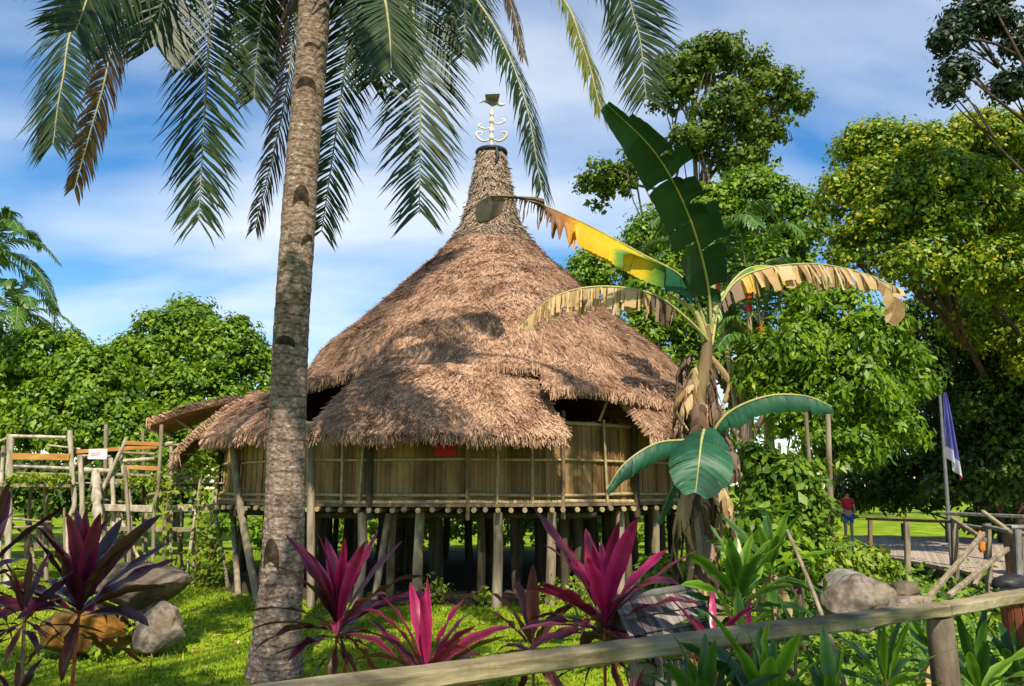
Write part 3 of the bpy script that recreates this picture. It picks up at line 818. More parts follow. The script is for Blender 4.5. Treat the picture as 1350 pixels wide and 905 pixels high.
def build_flap(f, n, seed, name='roof_flap', thick=.14, bulge=.03, fl=.28, sidefringe=True, lab=None):
    g = np.random.default_rng(seed)
    def fn(u, v):
        ph = np.interp(v, [0, 1], [f['h'][0] + (f['h'][1] - f['h'][0]) * u, f['b'][0] + (f['b'][1] - f['b'][0]) * u])
        z = (f['zh'][0] + (f['zh'][1] - f['zh'][0]) * u) * (1 - v) + (f['zb'][0] + (f['zb'][1] - f['zb'][0]) * u) * v
        r = f['r'][0] * (1 - v) + f['r'][1] * v
        z += bulge * math.sin(math.pi * v) + .05 * mnoise.noise(Vector((u * 5 + seed, v * 3, 1)))
        return pol(float(ph), r, float(z), HX)
    mb = MB()
    nu, nv = 40, 12
    V = np.array([fn(u, v) for v in np.linspace(0, 1, nv) for u in np.linspace(0, 1, nu)])
    Vb = V - np.array([0, -.02, thick]) 
    F = np.array([(j * nu + i, j * nu + i + 1, (j + 1) * nu + i + 1, (j + 1) * nu + i) for j in range(nv - 1) for i in range(nu - 1)])
    mb.adds(V, F, 1); mb.adds(Vb, F[:, ::-1], 1)
    def strip(idx):
        k = len(idx); W = np.vstack([V[idx], Vb[idx]])
        mb.add(W, [(i, i + 1, k + i + 1, k + i) for i in range(k - 1)], 1)
    strip([i for i in range(nu)]); strip([(nv - 1) * nu + i for i in range(nu)])
    strip([j * nu for j in range(nv)]); strip([j * nu + nu - 1 for j in range(nv)])
    mb.quads(surface_strands(fn, int(n * 3.4), .20, .018, .026, (0, 1), (0.01, .985), jitter=.35, g=g), 0)
    mb.quads(surface_strands(fn, n // 3, .22, .022, .075, (0, 1), (0.03, .98), jitter=.8, g=g), 0)
    W = abs(f['b'][1] - f['b'][0]) * f['r'][1]
    nf = int(W * 190)
    mb.quads(fringe([fn(u, 1.0) - np.array([0, 0, thick * .3]) for u in np.linspace(0, 1, 14)], (0, -.35, -1), nf, fl * .8, .028, g), 0)
    mb.quads(fringe([fn(u, .99) - np.array([0, 0, thick]) for u in np.linspace(0, 1, 14)], (0, -.1, -1), nf // 2, fl * .7, .03, g), 0)
    if sidefringe:
        for u, sx in ((0, -1), (1, 1)):
            mb.quads(fringe([fn(u, v) for v in np.linspace(.05, 1, 8)], (sx * .8, -.3, -.5), 160, .11, .025, g), 0)
    o = mb.build(name, [M['thatch'], M['thatch_base']], roof)
    if lab: o['label'] = lab
    return o, fn
_, front_fn = build_flap(front_flap, 7500, 3, lab='wide front roof flap of thatch over the bamboo wall')
_, left_fn = build_flap(left_flap, 2600, 5, bulge=.06)
_, right_fn = build_flap(right_flap, 2600, 8, bulge=.10)
raised = dict(h=(-1.58, -1.20), b=(-1.55, -1.26), zh=(4.62, 4.66), zb=(3.98, 4.02), r=(5.9, 8.15))
build_flap(raised, 1800, 13, bulge=.10, fl=.16, lab='propped up side flap of the thatched roof')
backl = dict(h=(-1.42, -.98), b=(-1.40, -1.05), zh=(4.35, 4.5), zb=(3.05, 3.2), r=(6.1, 7.45))
build_flap(backl, 1500, 17, bulge=.10)
for k, (a, b) in enumerate(((1.35, 2.1), (2.3, 3.1), (3.3, 4.1))):       # flaps at the back
    build_flap(dict(h=(a, b), b=(a - .05, b + .05), zh=(4.75, 4.75), zb=(3.3, 3.3), r=(6.0, 7.2)), 700, 31 + k)
# prop poles
for (a, b) in ((pol(-1.30, 7.55, 4.10), pol(-1.25, 6.35, 3.2)), (pol(-1.5, 7.6, 4.08), pol(-1.45, 6.35, 3.1)), ):
    pb = MB(); pb.tube([a, b], .035, 7); pb.build('prop', M['pole'], roof)
a, b = on_cyl(800, 530, 6.45); c_, d_ = on_cyl(790, 556, 6.35)
pb = MB(); pb.tube([pol(a, 6.45, b), pol(c_, 6.35, d_)], .03, 7); pb.build('prop', M['bamboo'], roof)

# walls: split bamboo slats between posts
NP = 20
WALLTOP = 3.72
vert_phi = [(k + .28) * 2 * math.pi / NP for k in range(NP)]
vert_phi = [(p + math.pi) % (2 * math.pi) - math.pi for p in vert_phi]; vert_phi.sort()
wall = None
for k in range(NP):
    p0, p1 = vert_phi[k], vert_phi[(k + 1) % NP]
    if p1 < p0: p1 += 2 * math.pi
    A, B = pol(p0, WR, FLOOR), pol(p1, WR, FLOOR)
    d = B - A; L = np.linalg.norm(d); d /= L
    nrm = np.array([math.sin((p0 + p1) / 2), -math.cos((p0 + p1) / 2), 0])
    mb = MB()
    x = 0.0
    while x < L - .02:
        w = min(rnd.uniform(.07, .16), L - x)
        o = rnd.uniform(-.012, .012)
        ztop = WALLTOP + rnd.uniform(-.05, .05)
        c = A + d * (x + w / 2) + nrm * o
        # rounded slat: five-point profile
        prof_ = [(-w * .49, 0), (-w * .3, .012), (0, .017), (w * .3, .012), (w * .49, 0)]
        lo_ = [c + d * q_ + nrm * e_ for q_, e_ in prof_]
        hi_ = [p + np.array([0, 0, ztop - FLOOR]) for p in lo_]
        mb.adds(np.array(lo_ + hi_), [(i, i + 1, 5 + i + 1, 5 + i) for i in range(4)])
        x += w
    # inner lining so no light leaks through
    q = [A - nrm * .03, B - nrm * .03, B - nrm * .03 + np.array([0, 0, WALLTOP - .1 - FLOOR]), A - nrm * .03 + np.array([0, 0, WALLTOP - .1 - FLOOR])]
    mb.add(q, [(0, 1, 2, 3)])
    mb.build('wall_panel', M['wall'], house)
# rails of round bamboo
for z, r_, off in ((2.20, .035, .05), (2.92, .03, .05), (3.70, .04, .04), (2.06, .045, .06)):
    for k in range(NP):
        if k % 2: continue
        mb = MB()
        for kk in (k, k + 1):
            p0, p1 = vert_phi[kk], vert_phi[(kk + 1) % NP]
            if p1 < p0: p1 += 2 * math.pi
            jz = rnd.uniform(-.02, .02)
            mb.tube([pol(p0, WR + off, z + jz), pol(p1, WR + off, z - jz)], r_, 7)
        mb.build('wall_rail', M['bamboo'], house)
# wall posts
for k, p in enumerate(vert_phi):
    mb = MB()
    big = k % 3 == 0
    j = rnd.uniform(-.01, .01)
    mb.tube([pol(p, WR + .10, FLOOR - .35), pol(p + j, WR + .10, 3.95)], .075 if big else .045, 9)
    mb.build('wall_post', M['dark_wood'] if big else M['brown_wood'], house)
for px in (655, 452, 475, 702, 800):
    a, _ = on_cyl(px, 610, WR + .07); mb = MB()
    mb.tube([pol(a, WR + .07, FLOOR - .1), pol(a + rnd.uniform(-.015, .015), WR + .07, 3.8)], .03, 7); mb.build('wall_post', M['bamboo'], house)
# diagonal outer posts on the left, leaning out from the ground to the wall
for (a, b) in (((304, 560), (341, 775)), ((409, 560), (411, 770))):
    A, z0 = on_cyl(*a, WR + .2); B, z1 = on_cyl(*b, WR + .35)
    mb = MB(); mb.tube(spline([pol(A, WR + .2, z0), pol((A * .55 + B * .45), WR + .25, (z0 + z1) / 2), pol(B, WR + .35, 0.0)], 8), .085, 9); mb.build('wall_post', M['pole'], house)
# floor, joists, stilts
mb = MB()
n = 60
ring = [pol(2 * math.pi * k / n, WR + .12, FLOOR - .03) for k in range(n)] + [pol(2 * math.pi * k / n, WR + .12, FLOOR - .09) for k in range(n)]
F = [(k, (k + 1) % n, n + (k + 1) % n, n + k) for k in range(n)]
mb.add(ring, F)
cenv = np.array([HX, HY, 0])
for z, o_ in ((FLOOR - .03, 0), (FLOOR - .09, n)):
    mb.add(ring[o_:o_ + n] + [cenv + np.array([0, 0, z])], [(k, (k + 1) % n, n) for k in range(n)])
mb.build('floor_platform', M['brown_wood'], house)
for k in range(46):
    x = -6.1 + 12.2 * (k + .5) / 46 + rnd.uniform(-.04, .04)
    h = math.sqrt(max(.2, (WR + .28) ** 2 - x * x))
    mb = MB(); zz = FLOOR - .15 + rnd.uniform(-.012, .012)
    mb.tube([(HX + x, HY - h - rnd.uniform(-.06, .08), zz), (HX + x, HY + h, zz)], .052, 9); mb.build('joist', M['bamboo'] if rnd.random() < .6 else M['pole'], house)
for k in range(7):
    y = -5.4 + 1.8 * k; h = math.sqrt((WR) ** 2 - y * y)
    mb = MB(); mb.tube([(HX - h, HY + y, FLOOR - .28), (HX + h, HY + y, FLOOR - .28)], .075, 8); mb.build('beam', M['dark_wood'], house)
stilts = []
for px in (475, 553, 657, 729, 820, 868, 945, 362):
    a, _ = on_cyl(px, 700, WR); stilts.append((a, WR - .05, .105, M['pole']))
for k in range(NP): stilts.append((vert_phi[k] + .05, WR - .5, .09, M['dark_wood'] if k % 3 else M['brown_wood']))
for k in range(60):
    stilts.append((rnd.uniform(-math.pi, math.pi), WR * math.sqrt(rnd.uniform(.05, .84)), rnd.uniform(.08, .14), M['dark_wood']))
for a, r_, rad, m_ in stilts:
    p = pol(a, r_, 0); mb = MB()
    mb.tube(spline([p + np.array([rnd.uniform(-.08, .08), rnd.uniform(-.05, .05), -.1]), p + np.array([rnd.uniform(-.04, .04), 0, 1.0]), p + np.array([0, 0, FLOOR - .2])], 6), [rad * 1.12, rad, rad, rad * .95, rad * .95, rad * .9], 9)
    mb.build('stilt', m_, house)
for (a, b) in (((512, 690), (494, 765)), ((300, 690), (318, 770))):
    A, z0 = on_cyl(*a, WR - .3); B, z1 = on_cyl(*b, WR + .1)
    mb = MB(); mb.tube([pol(A, WR - .3, FLOOR - .25), pol(B, WR + .15, 0)], .07, 8); mb.build('brace', M['pole'], house)
# red board on the wall
A, z0 = on_cyl(573, 586, WR + .07); B, z1 = on_cyl(601, 602, WR + .07)
mb = MB(); mb.beam(pol(A, WR + .075, (z0 + z1) / 2), pol(B, WR + .075, (z0 + z1) / 2), .012, abs(z0 - z1)); tag(mb.build('notice_board', M['red_cloth']), 'plain red board hung on the bamboo wall of the round house', 'sign')

# ------------------------------------------------------------------ big coconut palm in front
PY = 10.2
cbase = at_z(365, 893, 0.0); PY0 = cbase.y
tw = [(363, 905, 84), (363, 870, 76), (366, 820, 66), (372, 760, 61), (374, 700, 58), (377, 620, 56), (380, 530, 53), (383, 450, 51), (390, 340, 49), (396, 250, 48), (404, 150, 46), (412, 50, 45), (417, -50, 42), (420, -125, 40)]
coco = empty('coconut_palm', (cbase.x, cbase.y, 0), 'tall coconut palm with scarred grey trunk in front of the round house', 'palm tree')
pts, rad = [], []
for i, (px, py, w) in enumerate(tw):
    p = at(px, py, PY0 + .02 * i); p.z = max(p.z, -.05 + i * .05) if i < 2 else p.z
    pts.append(p); rad.append(w / 2 / FPX * (p.y * math.cos(PITCH) + (p.z - EYE) * math.sin(PITCH)) * .90)
NS = 460
P = spline(pts, NS); rr = np.interp(np.linspace(0, 1, NS), np.linspace(0, 1, len(rad)), rad)
nz_ = np.array([1 + .030 * (((i / 8.3 + .5 * math.sin(i * .043)) % 1.0) ** 3) + .022 * mnoise.noise(Vector((i * .08, 0, 0))) for i in range(NS)])
tb = MB(); n = 56
T = norm(np.gradient(P, axis=0))
Vt = []
for i in range(NS):
    for k in range(n):
        a = 2 * math.pi * k / n
        u = np.array([math.cos(a), math.sin(a), 0])
        lump = 1 + .05 * mnoise.noise(Vector((math.cos(a) * 1.3, math.sin(a) * 1.3, i * .03))) + .02 * mnoise.noise(Vector((math.cos(a) * 4, math.sin(a) * 4, i * .13))) + .013 * mnoise.noise(Vector((math.cos(a) * 11, math.sin(a) * 11, i * .5)))
        if i < 55: lump += .10 * (1 - i / 55) * (mnoise.noise(Vector((math.cos(a) * 3, math.sin(a) * 3, i * .07))) + .3)
        Vt.append(P[i] + u * rr[i] * nz_[i] * lump)
tb.adds(Vt, [(i * n + k, i * n + (k + 1) % n, (i + 1) * n + (k + 1) % n, (i + 1) * n + k) for i in range(NS - 1) for k in range(n)])
trunk = tb.build('trunk', M['palm_bark'], coco)
# crescent leaf scars / climbing notches: lens-shaped hollows with a lip
def scar(px, py, w, h):
    i = int(np.argmin([abs((452.5 - 0) - 0) + 1e9 if False else np.linalg.norm(np.array(at(px, py, q[1]))[[0, 2]] - q[[0, 2]]) for q in P]))
    c = P[i]; r_ = rr[i]
    cx = at(px, py, c[1] - r_); ang0 = math.asin(max(-.9, min(.9, (cx.x - c[0]) / r_)))
    mb = MB(); K, J = 14, 6; V = []
    z0 = cx.z; ww = w / FPX * c[1] / 2 / r_; hh = h / FPX * c[1]
    for j in range(J):
        for k in range(K):
            s = -1 + 2 * k / (K - 1)
            top = hh * .75 * (1 - s * s) ** .6
            bot = hh * .12 * (1 - s * s) - hh * .25 * (s * s) - hh * .2
            z = z0 + top + (bot - top) * j / (J - 1)
            dep = 1.012 + .05 * (1 - j / (J - 1)) * (1 - s * s)
            a = ang0 + s * ww
            V.append((c[0] + math.sin(a) * r_ * dep, c[1] - math.cos(a) * r_ * dep * 1.02, z))
    mb.adds(V, [(j * K + k, j * K + k + 1, (j + 1) * K + k + 1, (j + 1) * K + k) for j in range(J - 1) for k in range(K - 1)])
    mb.build('leaf_scar', M['scar'], trunk)
for s_ in ((403, 112, 30, 16), (374, 453, 30, 14), (397, 262, 22, 26), (404, 318, 22, 16), (356, 738, 24, 34), (410, 60, 20, 6)): scar(*s_)

ctop = Vector(P[-1])
fr = [  # rib pixels after the crown, depth offsets, side axis, leaflet length, material
    ([(250, -140, .2), (112, 5, -.2), (82, 110, -.5), (70, 190, -.6)], (1, -.35, 0), .62, 'frond'),
    ([(300, -90, -.6), (175, 0, -1.0), (132, 130, -1.2), (98, 250, -1.2)], (.30, 1, 0), .40, 'frond_brown'),
    ([(330, -120, .2), (283, 5, -.4), (271, 130, -.6), (262, 292, -.6)], (1, -.2, .0), .66, 'frond'),
    ([(400, -60, .9), (392, 10, 1.3), (372, 150, 1.5), (336, 300, 1.6)], (.35, 1, 0), .55, 'frond_brown'),
    ([(440, -80, 1.0), (462, 10, 1.5), (445, 160, 1.7), (424, 305, 1.7)], (1, .6, 0), .55, 'frond'),
    ([(490, -110, .2), (540, 0, -.2), (553, 110, -.4), (553, 282, -.4)], (1, .25, 0), .68, 'frond'),
    ([(540, -90, -.3), (635, 10, -.8), (688, 120, -1.1), (714, 250, -1.2)], (.5, 1, .1), .66, 'frond'),
    ([(570, -140, -.5), (725, -20, -1.0), (768, 60, -1.2), (792, 146, -1.3)], (.55, 1, .1), .56, 'frond_yellow'),
    ([(590, -160, .6), (790, -60, .8), (838, 30, .9), (852, 130, .9)], (1, -.4, 0), .58, 'frond'),
    ([(520, -140, 1.5), (640, -60, 2.2), (672, 0, 2.6), (690, 75, 2.8)], (.5, 1, 0), .5, 'frond_brown'),
    ([(330, -150, 1.4), (240, -80, 2.2), (200, -20, 2.6), (190, 40, 2.7)], (1, .5, 0), .6, 'frond'),
    ([(300, -150, -1.2), (190, -90, -2.2), (130, -30, -2.6), (100, 40, -2.8)], (.8, 1, 0), .6, 'frond'),
    ([(460, -80, -.9), (500, -20, -1.7), (512, 30, -2.0), (516, 90, -2.1)], (1, .5, 0), .5, 'frond'),
    ([(370, -70, 1.5), (350, 0, 2.2), (340, 60, 2.4), (335, 130, 2.5)], (1, .3, 0), .55, 'frond'),
    ([(450, -150, .6), (500, -60, 1.0), (498, 20, 1.2), (488, 110, 1.3)], (1, .3, 0), .62, 'frond'),
    ([(360, -150, -.6), (240, -70, -1.2), (215, 0, -1.5), (205, 60, -1.6)], (1, .3, 0), .62, 'frond'),
    ([(500, -160, .9), (600, -80, 1.6), (612, -10, 1.8), (612, 70, 1.9)], (1, .3, 0), .6, 'frond'),
    ([(470, -260, 1.2), (540, -300, 2.4), (600, -260, 3.4), (640, -190, 4.2)], (1, 0, 0), .6, 'frond'),
    ([(390, -290, .4), (300, -320, .9), (200, -280, 1.4), (110, -180, 1.7)], (0, 1, 0), .6, 'frond'),
]
for k, (path, side, LL, mk) in enumerate(fr):
    pp = [ctop] + [at(px, py, ctop.y + dy_) for px, py, dy_ in path]
    frond_mesh(pp, 150, LL * (1.75 if side[0] > .6 else 1.45), .036, side=side, droop=.42 if side[0] < .6 else .12, r0=.04, sweep=.62).build('frond', [M[mk], M['rachis']], coco)

# ------------------------------------------------------------------ banana plant
BY = 9.6
bbase = Vector((at(925, 700, BY).x, BY, 0))
ban = empty('banana_plant', bbase, 'banana plant with torn green, yellow and dried leaves beside the house', 'plant')
mb = MB()
P = spline([bbase - Vector((0, 0, .05)), at(925, 780, BY), at(922, 640, BY), at(925, 520, BY), at(931, 470, BY), at(933, 430, BY)], 24)
mb.tube(P, np.interp(np.linspace(0, 1, 24), [0, .4, .7, 1], [.15, .12, .085, .05]), 14)
mb.build('stem', M['ban_stem'], ban)
def bleaf(pts, w, side, droop, zones, tears, seed, mats, **k):
    mbb = MB(); banana_leaf(mbb, [at(*p) for p in pts], w, side, droop, zones, tears, seed, rib_mi=0, **k)
    return mbb.build('leaf', [M['ban_rib']] + mats, ban)
G, LM, Yw, D, DD = (M[k] for k in ('ban_green', 'ban_lime', 'ban_yellow', 'ban_dry', 'ban_drydark'))
# upright leaf, its green darkened as an underside in shade
bleaf([(938, 440, BY), (932, 370, BY - .25), (908, 285, BY - .95), (866, 205, BY - 1.7), (800, 137, BY - 2.3)], .37, (1, .05, .35), .05, [(1, 1)], .17, 1, [M['ban_shaded']], n=70, cup=.4, ragged=.28, wl=lambda t: 1.0 if t > .16 else .25)
# long yellow / brown leaf to the left
bleaf([(934, 440, BY), (905, 372, BY - .2), (845, 335, BY - .5), (760, 290, BY - .8), (690, 262, BY - 1.0), (640, 258, BY - 1.1)], .33, (.1, 1, .2), 1.0, [(1, 1)], lambda t: .05 if t < .52 else .40, 2, [M['ban_age']], tone=lambda t: float(np.interp(t, [0, .26, .35, .40, .56, .64, .78, 1], [.12, .16, .32, .44, .50, .68, .80, .95])), n=100, ragged=.0, cup=.35, shrink=lambda t: 0 if t < .52 else .55, wl=lambda t: .2 if t < .16 else (1 if t < .56 else .85 + .35 * math.sin(t * 97)))
# dark brown dead end of that leaf
bleaf([(676, 262, BY - 1.0), (660, 259, BY - 1.02), (640, 262, BY - 1.05), (628, 270, BY - 1.05)], .28, (.2, 1, 0), 1.2, [(1, 1)], .06, 22, [DD], cup=.2, n=12, ribr=.01)
# dried pale leaf to the left, lower
bleaf([(936, 452, BY - .02), (905, 420, BY - .3), (860, 388, BY - .6), (790, 378, BY - .8), (730, 392, BY - .9), (686, 430, BY - .95)], .34, (.15, 1, .1), 1.2, [(.40, 1), (1, 2)], .55, 3, [DD, D], n=110, ragged=.45, cup=.15, shrink=.35, wl=lambda t: .1 if t < .28 else 1)
# right leaf: lime near the stem, dried to the tip
bleaf([(938, 455, BY), (950, 400, BY + .1), (985, 362, BY + .2), (1060, 348, BY + .3), (1130, 358, BY + .35), (1190, 382, BY + .4)], .38, (.1, 1, .1), 1.15, [(.20, 1), (.36, 2), (.41, 3), (1, 4)], lambda t: .1 if t < .4 else .5, 4, [LM, DD, Yw, D], n=100, ragged=.4, cup=.15, shrink=.3, wl=lambda t: .15 if t < .16 else 1)
bleaf([(945, 420, BY + .1), (960, 380, BY + .3), (985, 355, BY + .5), (1020, 352, BY + .6), (1045, 372, BY + .7)], .26, (.3, 1, .3), .6, [(1, 1)], .1, 41, [M['ban_age']], tone=lambda t: float(np.interp(t, [0, .4, .8, 1], [.2, .3, .38, .5])), cup=.5, wl=lambda t: .2 if t < .25 else 1)
bleaf([(1150, 364, BY + .36), (1170, 380, BY + .3), (1180, 400, BY + .3), (1172, 425, BY + .3)], .18, (1, .3, 0), .2, [(1, 1)], .2, 42, [D], n=14, ribr=.008)
# lower leaves
bleaf([(935, 575, BY - .1), (905, 580, BY - .3), (865, 585, BY - .5), (825, 610, BY - .6), (800, 645, BY - .65)], .22, (.1, .8, .6), .75, [(1, 1)], .10, 5, [G], n=80, cup=.7, ragged=.25, wl=lambda t: .3 if t < .12 else 1)
bleaf([(930, 560, BY - .15), (925, 580, BY - .6), (922, 605, BY - .9), (917, 650, BY - 1.0)], .37, (1, .1, .15), .04, [(1, 1)], .05, 6, [G], cup=.3, n=70, ragged=.06)
bleaf([(930, 585, BY - .1), (960, 545, BY - .25), (1010, 523, BY - .4), (1060, 522, BY - .5), (1097, 536, BY - .55)], .25, (-.1, .7, .75), .9, [(1, 1)], .10, 7, [G], n=80, cup=.6, ragged=.25, wl=lambda t: .4 if t < .14 else 1)
bleaf([(915, 600, BY - .1), (895, 625, BY - .3), (880, 655, BY - .35), (868, 690, BY - .35)], .13, (.6, .8, 0), .4, [(1, 1)], .05, 8, [G], n=20)
# young rolled and upright stalks
for pts in ([(933, 440, BY), (945, 400, BY), (955, 385, BY)], [(930, 450, BY), (915, 410, BY - .1), (880, 390, BY - .2)], [(934, 440, BY), (940, 380, BY), (938, 330, BY)]):
    mb = MB(); mb.tube(spline([at(*p) for p in pts], 8), np.linspace(.05, .018, 8), 8); mb.build('leaf_stalk', M['ban_rib'], ban)
# skirt of dead leaves hanging along the stem
for k in range(74):
    q = random.Random(100 + k)
    zt = q.uniform(1.0, 3.75) if k < 52 else q.uniform(3.0, 4.05)
    a = q.uniform(0, 2 * math.pi)
    h = np.array([math.cos(a), math.sin(a), 0])
    p0 = np.array([bbase.x + .02 + .06 * (zt > 2.5), BY, zt]) + h * .07
    L = q.uniform(.5, 1.15)
    o1 = q.uniform(.08, .30)
    path = [p0, p0 + h * o1 * .55 - np.array([0, 0, .10]), p0 + h * o1 + np.array([q.uniform(-.08, .08), 0, -L * .5]), p0 + h * o1 * .75 + np.array([q.uniform(-.14, .14), 0, -L])]
    mb = MB(); banana_leaf(mb, path, q.uniform(.12, .24), np.cross(h, [0, 0, 1]), q.uniform(-.4, .4), [(1, 1)], .16, 200 + k, n=30, ragged=.4, cup=1.1, ribr=.005, rib_mi=1, wl=lambda t: 1.25 if t < .3 else 1)
    mb.build('dead_leaf', [M['ban_stem'], DD if q.random() < .62 else D], ban)

# ------------------------------------------------------------------ background and framing trees
def lobe(px, py, Y, rx, ry=None, rz=None):
    p = at(px, py, Y); s = Y / FPX
    return (p.x, p.y, p.z, rx * s, (ry or rx) * s, (rz or rx) * s)
LT = 'trees behind the bamboo walkway on the left'
tree('broadleaf_tree', (at(235, 600, 36).x, 36, 0), 8, .3, [lobe(235, 465, 36, 62, 60, 62), lobe(300, 470, 35, 46, 50, 50), lobe(178, 500, 35, 55, 50, 52), lobe(255, 540, 34, 80, 50, 60), lobe(330, 510, 36, 50, 50, 60), lobe(250, 425, 37, 30, 30, 30), lobe(300, 590, 34, 70, 50, 50)],
     50000, .25, .15, .62, M['leaf_bright'], M['bark'], 'tallest round bright green tree behind the bamboo walkway, next to the roof', group=LT, per=70, inner=.05, jitter=.6)
tree('broadleaf_tree', (at(70, 600, 32).x, 32, 0), 6, .3, [lobe(60, 480, 32, 58, 50, 48), lobe(120, 510, 31, 55, 50, 52), lobe(10, 520, 32, 60, 50, 60), lobe(70, 560, 30, 80, 50, 55), lobe(150, 570, 31, 65, 50, 50), lobe(-30, 470, 33, 40, 40, 50), lobe(205, 590, 31, 55, 40, 45)],
     48000, .23, .14, .58, M['leaf_bright'], M['bark'], 'lower wide green tree at the left edge behind the orange railed walkway', group=LT, per=70, inner=.05, jitter=.6)
tree('shrub', (at(40, 690, 27).x, 27, 0), 2.2, .1, [lobe(30, 650, 27, 70, 50, 40), lobe(120, 660, 27, 60, 50, 38), lobe(200, 655, 28, 60, 40, 40), lobe(-40, 650, 27, 50, 40, 40)], 9000, .26, .15, .45, M['leaf_dark'], M['bark_dark'], 'dark leafy bush under the bamboo walkway deck', 'shrub')
for (px, py, Y, L, s, lab) in ((-18, 330, 30, 3.4, 3, 'coconut palm at the left edge with yellowing fronds above the trees'), (22, 412, 38, 3.2, 5, 'smaller far coconut palm peeping over the left trees')):
    t = at(px, py, Y); palm('coconut_palm', (t.x - .3, Y, 0), t, .2, 17, L, lab, M['palm_green'], M['bark'], leafL=.75, seed=s, lw=.075, nleaf=40, sag=1.0)
# right side
tree('tall_tree', (at(935, 640, 42).x, 42, 0), 24.5, .32, [lobe(905, 95, 42, 42, 42, 30), lobe(950, 80, 42, 45, 42, 30), lobe(1010, 118, 42, 40, 42, 28), lobe(1045, 138, 42, 26, 30, 14), lobe(960, 150, 41, 50, 45, 30), lobe(890, 125, 42, 32, 40, 25), lobe(1000, 175, 42, 38, 40, 26), lobe(920, 190, 41, 46, 40, 26), lobe(800, 245, 43, 36, 36, 34), lobe(835, 225, 43, 26, 30, 25), lobe(975, 215, 42, 40, 40, 22), lobe(1000, 85, 42, 16, 20, 14), lobe(935, 62, 42, 22, 22, 12)],
     21000, .36, .20, .58, M['leaf_olive'], M['bark'], 'tall airy tree with bare upper trunk rising behind the banana leaves', shell=(.5, 1.15), per=34, inner=.05)
tree('broadleaf_tree', (at(985, 640, 30).x, 30, 0), 10, .25, [lobe(1000, 268, 30, 55, 50, 42), lobe(930, 290, 30, 50, 50, 42), lobe(1050, 300, 30, 40, 40, 50), lobe(870, 330, 31, 60, 50, 52), lobe(790, 375, 31, 55, 50, 45), lobe(900, 400, 30, 80, 50, 60), lobe(1010, 360, 30, 70, 50, 60), lobe(860, 460, 30, 60, 40, 50), lobe(960, 480, 30, 70, 40, 60), lobe(985, 250, 30, 30, 30, 22)],
     46000, .23, .13, .6, M['leaf_bright'], M['bark'], 'bright green tree behind the right slope of the thatched roof', per=60, inner=.06, jitter=.6)
tree('spreading_tree', (at(1340, 640, 28).x, 28, 0), 10, .36, [lobe(1150, 200, 22, 52, 60, 34), lobe(1210, 215, 21, 60, 60, 50), lobe(1290, 190, 21, 62, 60, 40), lobe(1350, 200, 21, 60, 60, 50), lobe(1120, 260, 21, 40, 50, 44), lobe(1190, 285, 20, 62, 60, 50), lobe(1280, 275, 20, 70, 60, 60), lobe(1360, 290, 20, 60, 60, 60), lobe(1135, 330, 20.5, 45, 50, 40), lobe(1220, 350, 19.5, 60, 50, 36), lobe(1310, 365, 19, 60, 50, 46), lobe(1380, 380, 19, 50, 50, 50), lobe(1290, 430, 24, 50, 40, 40), lobe(1240, 300, 19.5, 50, 40, 40), lobe(1330, 440, 24, 60, 40, 50), lobe(1380, 470, 23, 50, 40, 60), lobe(1170, 240, 20.5, 50, 40, 36), lobe(1255, 240, 19.5, 50, 40, 36)],
     90000, .15, .095, .40, M['leaf_yellowfleck'], M['bark_dark'], 'wide spreading tree with yellow flecked leaves filling the right edge', inner=.12, per=44)
tree('shade_toned_tree', (at(1290, 640, 31).x, 31, 0), 9, .3, [lobe(1300, 470, 31, 80, 60, 70), lobe(1370, 500, 30, 70, 60, 80), lobe(1270, 560, 30, 60, 50, 60), lobe(1350, 590, 29, 70, 50, 60), lobe(1200, 600, 31, 50, 40, 45), lobe(1300, 620, 29, 60, 40, 40), lobe(1390, 430, 30, 60, 60, 70), lobe(1330, 530, 26, 70, 40, 60), lobe(1360, 620, 25, 70, 40, 50), lobe(1280, 640, 27, 60, 40, 34), lobe(1240, 520, 31, 34, 40, 46), lobe(1160, 640, 31, 60, 40, 34)],
     40000, .26, .15, .55, M['leaf_dark'], M['bark_dark'], 'tree behind the boardwalk and the flag with shade coloured into its dark green leaves')  # understory shade is put into the leaf colour
tree('overhead_tree', (at(1460, 600, 17).x, 17, 0), 13.2, .13, [lobe(1268, 32, 17, 24, 30, 26), lobe(1250, 55, 17, 20, 26, 18), lobe(1262, 95, 17, 24, 26, 18), lobe(1252, 122, 17, 14, 20, 12), lobe(1310, 28, 17, 24, 30, 18), lobe(1345, 60, 17, 24, 26, 22), lobe(1300, 5, 17, 28, 30, 18), lobe(1335, 115, 17, 26, 26, 18), lobe(1390, 30, 17, 40, 40, 30), lobe(1290, -20, 17, 40, 30, 18)],
     15000, .16, .085, .34, M['leaf_blue'], M['bark_dark'], 'thin dark tree hanging its sparse branches in the top right corner', shell=(.3, 1.05), per=20, limbs=(9, 11))
